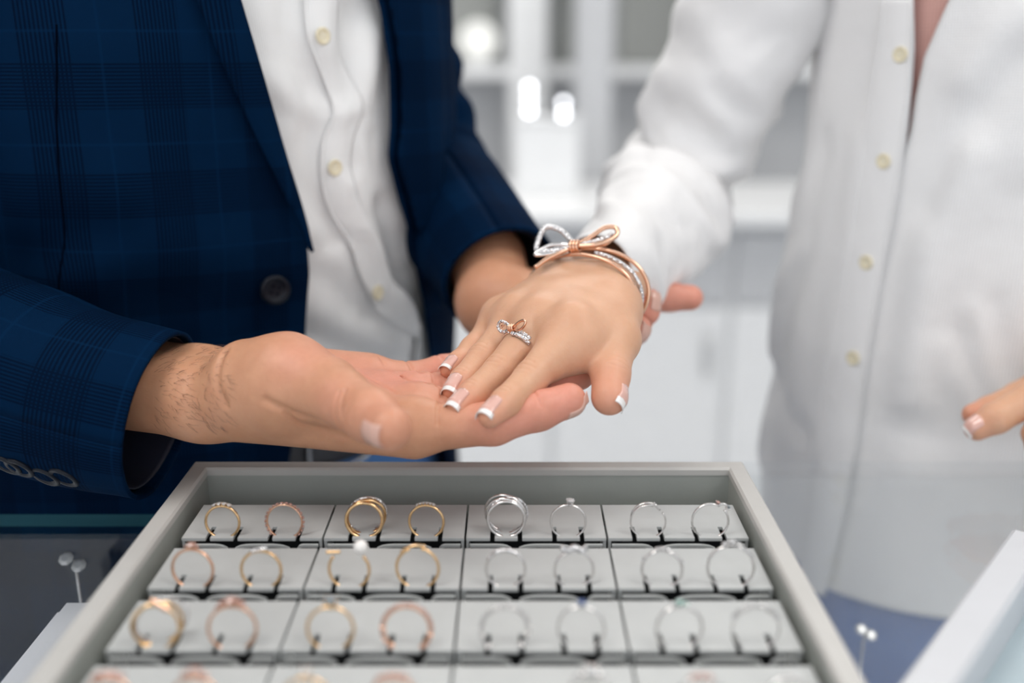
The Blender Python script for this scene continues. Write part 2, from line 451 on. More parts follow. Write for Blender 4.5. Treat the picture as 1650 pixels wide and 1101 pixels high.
# white block in the case imitating a pale reflection, with crystal studs
def cushion(name, cx, cy, w, d, h, ang, lab):
    n = 16; vv, ff = [], []
    for j in range(n + 1):
        for i in range(n + 1):
            s, t = i / n * 2 - 1, j / n * 2 - 1
            e = (1 - s ** 6) * (1 - t ** 6)
            x, y = s * w / 2, t * d / 2; z = h * (0.25 + 0.75 * e ** 0.35) * (0.55 + 0.45 * (t + 1) / 2)
            vv.append((cx + x * math.cos(ang) - y * math.sin(ang), cy + x * math.sin(ang) + y * math.cos(ang), DECK + z))
    for j in range(n):
        for i in range(n): ff.append((j * (n + 1) + i, j * (n + 1) + i + 1, (j + 1) * (n + 1) + i + 1, (j + 1) * (n + 1) + i))
    base = len(vv)
    rim = [i for i in range(n + 1)] + [j * (n + 1) + n for j in range(1, n + 1)] + [n * (n + 1) + i for i in range(n - 1, -1, -1)] + [j * (n + 1) for j in range(n - 1, 0, -1)]
    for i in rim: vv.append((vv[i][0], vv[i][1], DECK))
    m = len(rim)
    for k in range(m): ff.append((rim[k], base + k, base + (k + 1) % m, rim[(k + 1) % m]))
    ff.append(tuple(base + k for k in range(m)))
    o = mesh(name, vv, ff, None, ('deck_white',), True); tag(o, lab, 'cushion'); return o
bm = bmesh.new(); add_box(bm, (-0.258, 0.10, DECK), (-0.06, 0.505, 0.968), 0.006)  # added block whose white top stands in for a reflection in the glass
tag(from_bm('reflection_block', bm, None, ('deck_white',)), 'white block added inside the glass case to imitate a pale reflection', 'reflection stand-in')

def gem_mesh(r=1.0):
    n = 8; v, f = [], []
    for k in range(n):
        a = 2 * math.pi * k / n; v.append((0.55 * math.cos(a), 0.55 * math.sin(a), 0.36))
    for k in range(n):
        a = 2 * math.pi * (k + 0.5) / n; v.append((math.cos(a), math.sin(a), 0.05))
    v.append((0, 0, -0.8)); f.append(tuple(range(n)))
    for k in range(n):
        f.append((k, n + k, (k + 1) % n)); f.append(((k + 1) % n, n + k, n + (k + 1) % n)); f.append((n + k, 2 * n, n + (k + 1) % n))
    return v, f
GEMV, GEMF = gem_mesh()
GEMS = {}
def gem(parent, mat, pos, nrm, r, name='stone'):
    """a cut stone at pos pointing along nrm; meshes are shared per material"""
    if mat not in GEMS:
        me = bpy.data.meshes.new('stone'); me.from_pydata(GEMV, [], GEMF); me.update(); me.materials.append(M[mat]); GEMS[mat] = me
    o = bpy.data.objects.new(name, GEMS[mat]); COL.objects.link(o)
    mat4 = Matrix.Translation([float(x) for x in pos]) @ Vector([float(x) for x in nrm]).to_track_quat('Z', 'Y').to_matrix().to_4x4() @ Matrix.Diagonal((r, r, r, 1))
    if parent is not None:
        o.parent = parent; o.matrix_parent_inverse = Matrix.Identity(4); mat4 = world_of(parent).inverted() @ mat4
    o.matrix_basis = mat4
    return o
def stud(px, py, Z, lab, dirs=((-1, 0.5), (1, -0.5))):
    c = atZ(px, py, Z)
    s_ = empty('crystal_stud', (c[0], c[1], DECK)); tag(s_, lab, 'earring')
    wire('post', [(c[0], c[1] + 0.004, DECK + 0.001), (c[0], c[1] + 0.002, Z)], 0.0008, 'white_gold', s_, n=2)
    for (dx, dz) in dirs:
        gem(s_, 'diamond', c + np.array((dx * 0.0035, -0.001, dz * 0.0045)), (0, -0.6, 0.8), 0.0045)
stud(1395, 1018, 0.875, 'pair of crystal studs on a thin post inside the case below the jeans')
stud(118, 905, 0.975, 'crystal stud on a thin post inside the case below the jacket')


# ------------------------------------------------------------------ the ring tray
TX, TY1, TZ = -0.0250, 0.5318, 1.040                      # centre x, outer back y, rim height
TWD, TDP, WT = 0.316, 0.300, 0.0095
TY0 = TY1 - TDP
tr = empty('ring_tray', (TX, TY1 - TDP / 2, GZ)); tag(tr, 'grey leatherette jewellery tray filled with rows of rings', 'tray')
xl, xr = TX - TWD / 2, TX + TWD / 2
box('tray_floor', (xl + 0.003, TY0 + 0.003, GZ), (xr - 0.003, TY1 - 0.003, GZ + 0.006), tr, 'tray_grey')
for nm, lo, hi in (('tray_wall', (xl, TY1 - WT, GZ + 0.001), (xr, TY1, TZ - 0.001)), ('tray_wall', (xl, TY0, GZ + 0.001), (xr, TY0 + WT, TZ - 0.001)),
                   ('tray_wall', (xl, TY0 + WT, GZ + 0.001), (xl + WT, TY1 - WT, TZ - 0.001)), ('tray_wall', (xr - WT, TY0 + WT, GZ + 0.001), (xr, TY1 - WT, TZ - 0.001))):
    box(nm, lo, hi, tr, 'tray_grey')
def frame_mesh(x0, x1, y0, y1, t, z0, z1, ch):
    """mitred rim: outer/inner loops with chamfered top edges"""
    def loop(i, z): return [(x0 + i, y0 + i, z), (x1 - i, y0 + i, z), (x1 - i, y1 - i, z), (x0 + i, y1 - i, z)]
    loops = [loop(0, z0), loop(0, z1 - ch), loop(ch, z1), loop(t - ch, z1), loop(t, z1 - ch), loop(t, z0)]
    v = [p for l in loops for p in l]; f = []
    for k in range(6):
        k2 = (k + 1) % 6
        for i in range(4):
            j = (i + 1) % 4; f.append((k * 4 + i, k * 4 + j, k2 * 4 + j, k2 * 4 + i))
    return v, f
v, f = frame_mesh(xl - 0.0004, xr + 0.0004, TY0 - 0.0004, TY1 + 0.0004, WT + 0.0008, TZ - 0.004, TZ + 0.0005, 0.0012)
mesh('rim', v, f, tr, ('tray_rim',))

# pale tray standing at an angle on the counter, right of the ring tray
a = atZ(1447, 1101, 1.036); b = atZ(1632, 850, 1.036); d_ = unit((b - a) * np.array((1, 1, 0))); q_ = np.array((d_[1], -d_[0], 0))
ang = math.atan2(d_[1], d_[0])
org = b.copy(); org[2] = GZ
PT = empty('velvet_tray', org); PT.rotation_euler = (0, 0, ang)
tag(PT, 'pale white jewellery tray with light blue lining at an angle on the glass', 'tray')
L1, L2 = 0.26, 0.22
def loc_mesh(name, v, f, mat, parent):
    me = bpy.data.meshes.new(name); me.from_pydata(v, [], f); me.update(); me.materials.append(M[mat])
    o = bpy.data.objects.new(name, me); COL.objects.link(o); o.parent = parent; return o
v, f = frame_mesh(-L1, 0.0, -L2, 0.0, 0.018, 0.0, 0.036, 0.002); loc_mesh('tray_frame', v, f, 'pale_tray', PT)
def bxm(lo, hi):
    (x0, y0, z0), (x1, y1, z1) = lo, hi
    return [(x0, y0, z0), (x1, y0, z0), (x1, y1, z0), (x0, y1, z0), (x0, y0, z1), (x1, y0, z1), (x1, y1, z1), (x0, y1, z1)], \
        [(3, 2, 1, 0), (4, 5, 6, 7), (0, 1, 5, 4), (1, 2, 6, 5), (2, 3, 7, 6), (3, 0, 4, 7)]
v, f = bxm((-L1 + 0.017, -L2 + 0.017, 0.0), (-0.017, -0.017, 0.012)); loc_mesh('lining', v, f, 'pale_blue', PT)

# ------------------------------------------------------------------ ring pads and rings
PADW, PADD, PITCHY = 0.0722, 0.0385, 0.0492
PX0 = -0.0232 - 2 * PADW - 0.0006
PZ = 1.0308
ROWY = [0.4562 - PITCHY * i for i in range(4)]
RF = (0.285, 0.73)                                         # ring positions across a pad
def pad_meshes():
    w, d, g = PADW - 0.0012, PADD, 0.0
    parts = {}
    bm = bmesh.new(); t = 0.0016
    sl, sw, off = 0.0125, 0.0024, 0.0070
    cuts = []
    for f_ in RF: cuts += [(f_ * w - off - sw / 2, f_ * w - off + sw / 2), (f_ * w + off - sw / 2, f_ * w + off + sw / 2)]
    add_box(bm, (0, sl, -t), (w, d, 0))
    xs = [0] + [c for cut in cuts for c in cut] + [w]
    for i in range(0, len(xs), 2): add_box(bm, (xs[i], 0, -t), (xs[i + 1], sl, 0))
    parts['pad_top'] = bm
    bm = bmesh.new(); hgt = PZ - GZ - 0.006
    add_box(bm, (0, 0.0006, -hgt), (0.0014, d, -t)); add_box(bm, (w - 0.0014, 0.0006, -hgt), (w, d, -t)); add_box(bm, (0.0014, d - 0.0014, -hgt), (w - 0.0014, d, -t))
    parts['pad_wall'] = bm
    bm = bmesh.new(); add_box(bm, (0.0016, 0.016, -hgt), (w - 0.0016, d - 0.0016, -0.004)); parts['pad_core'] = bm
    out = {}
    for k, b_ in parts.items():
        bmesh.ops.recalc_face_normals(b_, faces=b_.faces); me = bpy.data.meshes.new(k); b_.to_mesh(me); b_.free()
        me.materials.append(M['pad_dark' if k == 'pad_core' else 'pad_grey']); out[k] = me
    # three curved fabric flaps hanging from the front edge
    g1, g2 = RF[0] * w + 0.0045, RF[1] * w + 0.0045
    flaps = []
    for (x0, x1) in ((0.0018, g1 - 0.002), (g1 + 0.002, g2 - 0.002), (g2 + 0.002, w - 0.0018)):
        n = 10; vv, ff = [], []
        for i in range(n + 1):
            s = i / n; x = x0 + (x1 - x0) * s
            ends = (2 * s - 1) ** 2
            e0 = 0.0 if x0 < 0.003 else 1.0; e1 = 0.0 if x1 > w - 0.003 else 1.0
            dr = ends ** 2.2 * (e0 if s < 0.5 else e1)
            zt = -t - 0.0016 - 0.0024 * dr; y = -0.0012 + 0.0010 * dr
            vv += [(x, y, zt), (x, y, zt - 0.0014), (x, y + 0.0016, zt - 0.0014), (x, y + 0.0016, zt)]
        for i in range(n):
            for j in range(4):
                j2 = (j + 1) % 4; ff.append((i * 4 + j, i * 4 + j2, i * 4 + 4 + j2, i * 4 + 4 + j))
        ff += [(3, 2, 1, 0), (n * 4, n * 4 + 1, n * 4 + 2, n * 4 + 3)]
        me = bpy.data.meshes.new('flap'); me.from_pydata(vv, [], ff); me.update(); me.materials.append(M['pad_grey']); flaps.append(me)
    out['flaps'] = flaps
    return out
PM = pad_meshes()

def ring_band(R0, w, t, arc=None, tilt=0.0, n=48, lift=None, sec=8):
    """band section w along the finger axis (y) and t radially, circle in the xz plane, centre at origin"""
    v, f = [], []
    a0, a1 = arc if arc else (0, 2 * math.pi)
    closed = arc is None
    for i in range(n if closed else n + 1):
        a = a0 + (a1 - a0) * i / n
        yo = tilt * math.sin(a) + (lift(a) if lift else 0)
        for j in range(sec):
            b_ = 2 * math.pi * j / sec
            r = R0 + t * math.cos(b_); y = yo + w * math.sin(b_)
            v.append((r * math.cos(a), y, r * math.sin(a)))
    m = n
    for i in range(m):
        i2 = (i + 1) % n if closed else i + 1
        for j in range(sec):
            j2 = (j + 1) % sec; f.append((i * sec + j, i2 * sec + j, i2 * sec + j2, i * sec + j2))
    if not closed:
        f.append(tuple(range(sec))); f.append(tuple(n * sec + j for j in range(sec))[::-1])
    return v, f
def make_ring(pos, spec, label):
    """spec: metal, R, bands[], stones[] in ring polar coordinates"""
    root = bpy.data.objects.new('finger_ring', None); COL.objects.link(root); root.empty_display_size = 0.01
    root.location = pos; root.rotation_euler = (R(spec.get('lean', -6)), 0, R(spec.get('yaw', random.uniform(-5, 5))))
    tag(root, label, 'ring', 'rings in the tray')
    for bd in spec['bands']:
        v, f = ring_band(**bd['g']); me = bpy.data.meshes.new('band'); me.from_pydata(v, [], f); me.update()
        me.polygons.foreach_set('use_smooth', [True] * len(me.polygons)); me.materials.append(M[bd.get('m', spec['metal'])])
        o = bpy.data.objects.new('band', me); COL.objects.link(o); o.parent = root
        if 'rot' in bd: o.rotation_euler = [R(x) for x in bd['rot']]
        if 'off' in bd: o.location = bd['off']
    for st in spec.get('stones', []):
        a, rr, y, size, mt = st; size = size * 1.3; rr = rr + 0.0002
        me_o = bpy.data.objects.new('stone', None) if False else None
        if mt not in GEMS:
            me = bpy.data.meshes.new('stone'); me.from_pydata(GEMV, [], GEMF); me.update(); me.materials.append(M[mt]); GEMS[mt] = me
        o = bpy.data.objects.new('stone', GEMS[mt]); COL.objects.link(o); o.parent = root
        p = Vector((rr * math.cos(a), y, rr * math.sin(a))); nrm = Vector((math.cos(a), 0, math.sin(a)))
        o.matrix_basis = Matrix.Translation(p) @ nrm.to_track_quat('Z', 'Y').to_matrix().to_4x4() @ Matrix.Diagonal((size, size, size, 1))
        if size > 0.0012:                                  # claw setting under the bigger stones
            key = 'claw_' + spec['metal']
            if key not in GEMS:
                vv, ff = [], []
                for k in range(4):
                    a2 = math.pi / 4 + k * math.pi / 2; c_, s_ = math.cos(a2), math.sin(a2)
                    pth = [(0.35 * c_, 0.35 * s_, -1.2), (0.8 * c_, 0.8 * s_, -0.3), (1.0 * c_, 1.0 * s_, 0.22)]
                    v2, f2 = sweep(pth, 0.13, 5); ff += [tuple(i + len(vv) for i in q) for q in f2]; vv += list(v2)
                me = bpy.data.meshes.new('setting'); me.from_pydata([tuple(map(float, x)) for x in vv], [], ff); me.update(); me.materials.append(M[spec['metal']]); GEMS[key] = me
            c2 = bpy.data.objects.new('setting', GEMS[key]); COL.objects.link(c2); c2.parent = root; c2.matrix_basis = o.matrix_basis
    for (p, r_, mt) in spec.get('balls', []):
        bm = bmesh.new(); bmesh.ops.create_uvsphere(bm, u_segments=16, v_segments=10, radius=r_, matrix=Matrix.Translation(p))
        from_bm_local('pearl', bm, root, mt)
    for (pts, r_, mt, nm) in spec.get('wires', []):
        path = catmull(pts, max(14, 6 * len(pts))); v, f = sweep(path, r_, 7)
        me = bpy.data.meshes.new(nm); me.from_pydata([tuple(map(float, x)) for x in v], [], f); me.update()
        me.polygons.foreach_set('use_smooth', [True] * len(me.polygons)); me.materials.append(M[mt])
        o = bpy.data.objects.new(nm, me); COL.objects.link(o); o.parent = root
    return root
def from_bm_local(name, bm, parent, mat):
    me = bpy.data.meshes.new(name); bm.to_mesh(me); bm.free(); me.polygons.foreach_set('use_smooth', [True] * len(me.polygons)); me.materials.append(M[mat])
    o = bpy.data.objects.new(name, me); COL.objects.link(o); o.parent = parent; return o
T90 = math.pi / 2
def fan(n, spread, R0, size, mat, y=0.0, c=T90):
    return [(c + (i - (n - 1) / 2) * spread, R0, y, size, mat) for i in range(n)]
def B(R0=0.0088, w=0.0009, t=0.0007, m=None, **k):
    d = {'g': dict(R0=R0, w=w, t=t, **{x: k[x] for x in ('arc', 'tilt', 'lift') if x in k})}
    if m: d['m'] = m
    if 'rot' in k: d['rot'] = k['rot']
    if 'off' in k: d['off'] = k['off']
    return d
G, RG, WG = 'gold', 'rose_gold', 'white_gold'
gap = (R(108), R(432))
rows = [
 [  # rear row, along the back wall
  (dict(metal=G, bands=[B(0.0086)], stones=fan(4, 0.26, 0.0097, 0.0012, 'diamond')), 'thin gold ring topped by four small pale stones'),
  (dict(metal=RG, bands=[B(0.0090, 0.0008, 0.0005)], stones=fan(26, 2 * math.pi / 26, 0.0097, 0.00085, 'pink_stone')), 'rose gold eternity ring ringed with beads, in the rear row'),
  (dict(metal=G, bands=[B(0.0092, 0.0013, 0.0009), B(0.0096, 0.0013, 0.0008, rot=(7, 0, 12), off=(0.0007, 0.003, 0.0006)), B(0.0100, 0.001, 0.0007, m='pave', rot=(10, 0, 16), off=(0.0008, 0.0050, 0.0010))], yaw=2), 'wide gold ring of three crossed bands, one paved'),
  (dict(metal=G, bands=[B(0.0088)], stones=fan(6, 0.17, 0.0099, 0.00095, 'diamond', c=T90 + 0.05)), 'thin gold ring with a raised row of six stones'),
  (dict(metal=WG, bands=[B(0.0094, 0.0009, 0.0007), B(0.0099, 0.0009, 0.0007, rot=(8, 0, -10), off=(-0.0006, 0.0025, 0.0008)), B(0.0106, 0.0009, 0.0006, rot=(10, 0, -14), off=(-0.0006, 0.0050, 0.0014)), B(0.0102, 0.0008, 0.0006, m='pave', rot=(9, 0, 12), off=(0.0008, 0.0035, 0.0010))], yaw=0), 'white gold ring of several crossing bands, one paved'),
  (dict(metal=WG, bands=[B(0.0089, 0.0008, 0.0006)], stones=[(T90 - 0.08, 0.0112, 0, 0.0019, 'diamond')]), 'white gold solitaire ring with one clear stone'),
  (dict(metal=WG, bands=[B(0.0088, 0.0008, 0.0005, arc=(R(75), R(395))), B(0.0086, 0.0007, 0.0005, arc=(R(60), R(170)), off=(0, 0.002, 0.0008))], wires=[([(-0.004, -0.001, 0.0082), (0.0, -0.001, 0.0092), (0.0035, -0.001, 0.0094)], 0.0005, WG, 'bar'), ([(0.0026, -0.001, 0.0108), (0.0031, -0.001, 0.0092), (0.0058, 0, 0.0066)], 0.0005, WG, 'prong')]), 'slim white gold ring with a split bar across its top'),
  (dict(metal=WG, bands=[B(0.0092, 0.0008, 0.0006, arc=(R(62), R(400)))], stones=[(R(70), 0.0106, 0, 0.0011, 'pink_stone'), (R(40), 0.0118, 0, 0.0012, 'smoke_stone')], wires=[([(0.0034, 0, 0.0084), (0.0062, 0, 0.0092), (0.0078, 0, 0.0086), (0.0092, 0, 0.0060)], 0.0006, WG, 'leaf_arm')]), 'open white gold ring with a dark stone at its end'),
 ],
 [
  (dict(metal=RG, bands=[B(0.0096)], stones=[(T90, 0.0118, 0, 0.0017, 'pink_stone')] + fan(2, 0.36, 0.0112, 0.0011, 'pink_stone')), 'rose gold ring crowned by a pink stone'),
  (dict(metal=G, bands=[B(0.0092)], wires=[([(-0.0045, 0, 0.0088), (0.0, 0, 0.0100), (0.0032, 0, 0.0104)], 0.0010, 'pave', 'stone_bar')]), 'thin gold ring with a slanted paved bar'),
  (dict(metal=G, bands=[B(0.0094, arc=(R(140), R(405)))], balls=[((0.0056, 0, 0.0112), 0.0034, 'pearl')], wires=[([(-0.0105, 0, 0.0080), (-0.0075, 0, 0.0082), (-0.0040, 0, 0.0084)], 0.0008, G, 'bar')]), 'open gold ring with a white pearl on one end'),
  (dict(metal=G, bands=[B(0.0098, arc=(R(112), R(440))), B(0.0102, arc=(R(70), R(140)), off=(0, 0.0015, 0.0003))], wires=[]), 'plain gold ring with overlapping open ends'),
  (dict(metal=WG, bands=[B(0.0090), B(0.0095, 0.0014, 0.0008, m='pave', arc=(R(50), R(150)))], stones=[]), 'white gold ring with a thick paved half'),
  (dict(metal=WG, bands=[B(0.0090)], wires=[([(-0.0060, 0, 0.0115), (-0.003, 0, 0.0095), (0, 0, 0.0112), (0.003, 0, 0.0095), (0.0062, 0, 0.0112)], 0.0015, 'pave', 'leaf_top')]), 'white gold ring with a paved wavy leaf top'),
  (dict(metal=WG, bands=[B(0.0092)], stones=fan(3, 0.24, 0.0102, 0.0012, 'diamond') + [(R(150), 0.0100, 0, 0.0010, 'diamond'), (R(25), 0.0100, 0, 0.0010, 'diamond')]), 'white gold ring with a cluster of three clear stones'),
  (dict(metal=WG, bands=[B(0.0105)], stones=[(T90, 0.0125, 0, 0.0017, 'diamond'), (T90 + .26, 0.0118, 0, 0.0013, 'diamond'), (T90 - .26, 0.0118, 0, 0.0013, 'diamond')] + fan(4, 0.17, 0.0112, 0.0008, 'diamond', c=R(45)), yaw=-4), 'large white gold ring with clear stones down its shoulders'),
 ],
 [
  (dict(metal=G, bands=[B(0.0096), B(0.0100, 0.0012, 0.0008, rot=(8, 0, 20), off=(0, 0.002, 0.0006)), B(0.0104, 0.0008, 0.0006, m='pave', rot=(12, 0, 26), off=(0.0012, 0.0045, 0.0010))], wires=[([(-0.001, -0.001, 0.0125), (0.002, -0.001, 0.0105), (0.006, -0.001, 0.0078)], 0.0012, RG, 'leaf')]), 'wide gold ring with a leaf over crossed bands'),
  (dict(metal=RG, bands=[B(0.0098)], stones=[(T90, 0.0122, 0, 0.0021, 'pink_stone')] + [(T90 + s * .30, 0.0117, 0, 0.0015, 'pink_stone') for s in (-1, 1)] + [(T90 + s * .52, 0.0108, 0, 0.0010, 'pink_stone') for s in (-1, 1)]), 'rose gold ring with a large cluster of pink stones'),
  (dict(metal=G, bands=[B(0.0096)], stones=[(T90, 0.0110, 0.003, 0.0026, 'smoke_stone')]), 'gold ring with a smoky grey stone'),
  (dict(metal=RG, bands=[B(0.0096, 0.0008, 0.0005)], stones=fan(22, 2 * math.pi / 22, 0.0104, 0.0011, 'pink_stone')), 'rose gold eternity ring with round beads, in front of the overlapping ring'),
  (dict(metal=WG, bands=[B(0.0094, 0.0008, 0.0005)], stones=fan(22, 2 * math.pi / 22, 0.0102, 0.0011, 'diamond')), 'white gold eternity ring of clear stones'),
  (dict(metal=WG, bands=[B(0.0096, 0.0007, 0.0006)], stones=[(T90, 0.0116, 0, 0.0018, 'blue_stone')]), 'white gold ring with a small blue stone'),
  (dict(metal=WG, bands=[B(0.0096)], stones=[(T90, 0.0114, 0, 0.0016, 'green_stone'), (T90 + .25, 0.0108, 0, 0.0011, 'diamond'), (T90 - .25, 0.0108, 0, 0.0011, 'green_stone')]), 'white gold ring with green glinting stones'),
  (dict(metal=WG, bands=[B(0.0096, 0.0007, 0.0005)], stones=fan(9, 0.26, 0.0104, 0.0012, 'diamond')), 'white gold half eternity ring of nine clear stones'),
 ],
 [
  (dict(metal=RG, bands=[B(0.0098)], stones=fan(3, 0.34, 0.0112, 0.0019, 'pink_stone')), 'rose gold ring with three broad pink stones'),
  (dict(metal=RG, bands=[B(0.0098)], stones=[(T90, 0.0130, 0, 0.0016, 'pink_stone')] + [(T90 + s * .28, 0.0118, 0, 0.0015, 'pink_stone') for s in (-1, 1)]), 'rose gold ring with a flower of three pink stones'),
  (dict(metal=G, bands=[B(0.0098)], stones=[(T90, 0.0128, 0, 0.0018, 'diamond')]), 'gold solitaire ring with a high claw setting'),
  (dict(metal=RG, bands=[B(0.0098)], stones=fan(5, 0.22, 0.0110, 0.0012, 'pink_stone')), 'rose gold ring with five pink stones in an arc'),
  None,
  (dict(metal=WG, bands=[B(0.0098)], stones=[(T90, 0.0128, 0, 0.0030, 'diamond')] + [(T90 + s * .34, 0.0118, 0, 0.0014, 'diamond') for s in (-1, 1)]), 'white gold ring with a big round clear stone'),
  (dict(metal=WG, bands=[B(0.0096)], stones=fan(3, 0.26, 0.0108, 0.0014, 'pink_stone')), 'white gold ring with three pale pink stones'),
  (dict(metal=WG, bands=[B(0.0096)], stones=fan(2, 0.3, 0.0108, 0.0014, 'diamond')), 'white gold ring with twin clear stones'),
 ]]
for ri, row in enumerate(rows):
    for pi in range(4):
        x0 = PX0 + pi * PADW + 0.0006; y0 = ROWY[ri]
        ra, rb = row[pi * 2], row[pi * 2 + 1]
        sh = lambda s: s[1].split(' with ')[0].split(' topped')[0].split(' of ')[0].split(' crowned')[0].split(' ringed')[0]
        key = (ra or rb)[1]
        lab = 'pale grey slotted pad holding the ' + key
        lab = ' '.join(lab.replace(',', '').split()[:16])
        pd = bpy.data.objects.new('ring_pad', None); COL.objects.link(pd); pd.location = (x0, y0, PZ); pd.empty_display_size = 0.01
        tag(pd, lab, 'ring pad', 'ring pads in the tray')
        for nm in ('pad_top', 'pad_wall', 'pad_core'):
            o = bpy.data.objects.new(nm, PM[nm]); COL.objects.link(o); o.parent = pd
        for me in PM['flaps']:
            o = bpy.data.objects.new('flap', me); COL.objects.link(o); o.parent = pd
        for k, rg in enumerate((ra, rb)):
            if rg is None: continue
            Rm = max(b_['g']['R0'] for b_ in rg[0]['bands'])
            make_ring((x0 + RF[k] * (PADW - 0.0012), y0 + 0.0042, PZ + Rm * 0.80), rg[0], rg[1])
# ------------------------------------------------------------------ torso surfaces and cloth
class Torso:
    def __init__(self, rows, psi, e=1.0):
        self.rows = np.array(rows, float); self.psi = R(psi); self.e = e       # rows: z, cx, cy, a, b
        self.L = np.array((math.cos(self.psi), math.sin(self.psi))); self.F = np.array((math.sin(self.psi), -math.cos(self.psi)))
    def par(self, z):
        r = self.rows; return [np.interp(z, r[:, 0], r[:, i]) for i in range(1, 5)]
    def pts(self, th, z, off=0.0):
        th, z, off = np.broadcast_arrays(np.asarray(th, float), np.asarray(z, float), np.asarray(off, float))
        cx, cy, a, b = self.par(z)
        s, c = np.sin(th), np.cos(th)
        s = np.sign(s) * np.abs(s) ** self.e; c = np.sign(c) * np.abs(c) ** self.e
        l, f = (a + off) * s, (b + off) * c
        return np.stack((cx + l * self.L[0] + f * self.F[0], cy + l * self.L[1] + f * self.F[1], z), -1)
    def inside(self, p, off):
        cx, cy, a, b = self.par(p[2]); q = np.array((p[0] - cx, p[1] - cy))
        l, f = q.dot(self.L) / (a + off), q.dot(self.F) / (b + off); k = 2 / self.e
        return abs(l) ** k + abs(f) ** k - 1, math.atan2(math.copysign(abs(l) ** (1 / self.e), l), math.copysign(abs(f) ** (1 / self.e), f))
    def hit(self, px, py, off=0.0):
        d = ray(px, py); s = 0.45; prev = None; best = (9, None)
        while s < 1.1:
            p = CAM + d * s; val, th = self.inside(p, off)
            if val < best[0]: best = (val, (th, p[2]))
            if val <= 0:
                lo, hi = s - 0.004, s
                for _ in range(16):
                    m = (lo + hi) / 2
                    if self.inside(CAM + d * m, off)[0] <= 0: hi = m
                    else: lo = m
                p = CAM + d * hi; return self.inside(p, off)[1], p[2]
            s += 0.004
        return best[1]                                      # grazing: nearest point of the outline
def folds_disp(th, z, folds, arc):
    """sum of soft ridges; folds: (polyline [(th, z)], width, amplitude)"""
    D = np.zeros(th.shape); X = th * arc
    for pts, w, amp in folds:
        best = np.full(th.shape, 1e9)
        P = [(t * arc, zz) for t, zz in pts]
        for (x0, y0), (x1, y1) in zip(P[:-1], P[1:]):
            dx, dy = x1 - x0, y1 - y0; l2 = dx * dx + dy * dy + 1e-12
            t = np.clip(((X - x0) * dx + (z - y0) * dy) / l2, 0, 1)
            best = np.minimum(best, (X - x0 - t * dx) ** 2 + (z - y0 - t * dy) ** 2)
        D += amp * np.exp(-best / (w * w))
    return D
def noise_disp(p, scale, amp, seed=0.0, an=(1, 1, 1)):
    out = np.empty(len(p))
    for i, q in enumerate(p):
        out[i] = mnoise.noise(Vector((q[0] * scale * an[0] + seed, q[1] * scale * an[1] + seed * 1.7, q[2] * scale * an[2])))
    return out * amp
def grid_faces(nu, nv, wrap=False):
    f = []
    for j in range(nv - 1):
        for i in range(nu if wrap else nu - 1):
            i2 = (i + 1) % nu; f.append((j * nu + i, j * nu + i2, (j + 1) * nu + i2, (j + 1) * nu + i))
    return f
def panel(name, T, e0, e1, z0, z1, off, mat, parent, nu=60, nv=80, folds=(), thick=0.002, nz=None, mat2=None, bias=1.0, foldmul=1.0):
    """cloth sheet on torso T between two edges th = e(z), each a number or [(th, z)...]"""
    Z = np.linspace(z0, z1, nv)
    def edge(e):
        if np.isscalar(e): return np.full(nv, float(e))
        e = sorted(e, key=lambda q: q[1]); return np.interp(Z, [q[1] for q in e], [q[0] for q in e])
    A, Bv = edge(e0), edge(e1); s = np.linspace(0, 1, nu) ** bias
    TH = A[:, None] + (Bv - A)[:, None] * s[None, :]; ZZ = np.repeat(Z[:, None], nu, 1)
    arc = 0.165
    D = folds_disp(TH, ZZ, folds, arc) * foldmul
    O = (off(TH, ZZ) if callable(off) else off) + D
    P = T.pts(TH, ZZ, O).reshape(-1, 3)
    if nz:
        for (scale, amp, seed, an) in nz:
            nn = noise_disp(P, scale, amp, seed, an).reshape(TH.shape); O = O + nn
        P = T.pts(TH, ZZ, O).reshape(-1, 3)
    uv = np.stack((P[:, :2].dot(T.L) if mat == 'navy_check' else TH.ravel() * arc, ZZ.ravel()), -1)
    o = mesh(name, P, grid_faces(nu, nv), parent, (mat,), True, uv=uv)
    # orientation outwards
    return solid(o, thick, 0.0)
def strip(name, T, left, right, off, mat, parent, n=90, m=8, thick=0.0012, folds=(), bulge=0.0, hitoff=0.0):
    """a cloth band between two pixel polylines laid onto torso T"""
    def resample(pl):
        pl = np.array(pl, float); return catmull(pl, n)
    Lp, Rp = resample(left), resample(right)
    hl = [T.hit(x, y, hitoff) for x, y in Lp]; hr = [T.hit(x, y, hitoff) for x, y in Rp]
    TH = np.zeros((n, m)); ZZ = np.zeros((n, m))
    for j in range(m):
        s = j / (m - 1)
        TH[:, j] = [a[0] * (1 - s) + b[0] * s for a, b in zip(hl, hr)]; ZZ[:, j] = [a[1] * (1 - s) + b[1] * s for a, b in zip(hl, hr)]
    s = np.linspace(0, 1, m)[None, :]
    O = off + folds_disp(TH, ZZ, folds, 0.165) + bulge * np.sin(math.pi * s)
    P = T.pts(TH, ZZ, O).reshape(-1, 3)
    uv = np.stack((TH.ravel() * 0.165, ZZ.ravel()), -1)
    o = mesh(name, P, grid_faces(m, n), parent, (mat,), True, uv=uv)
    return solid(o, thick, 0.0)
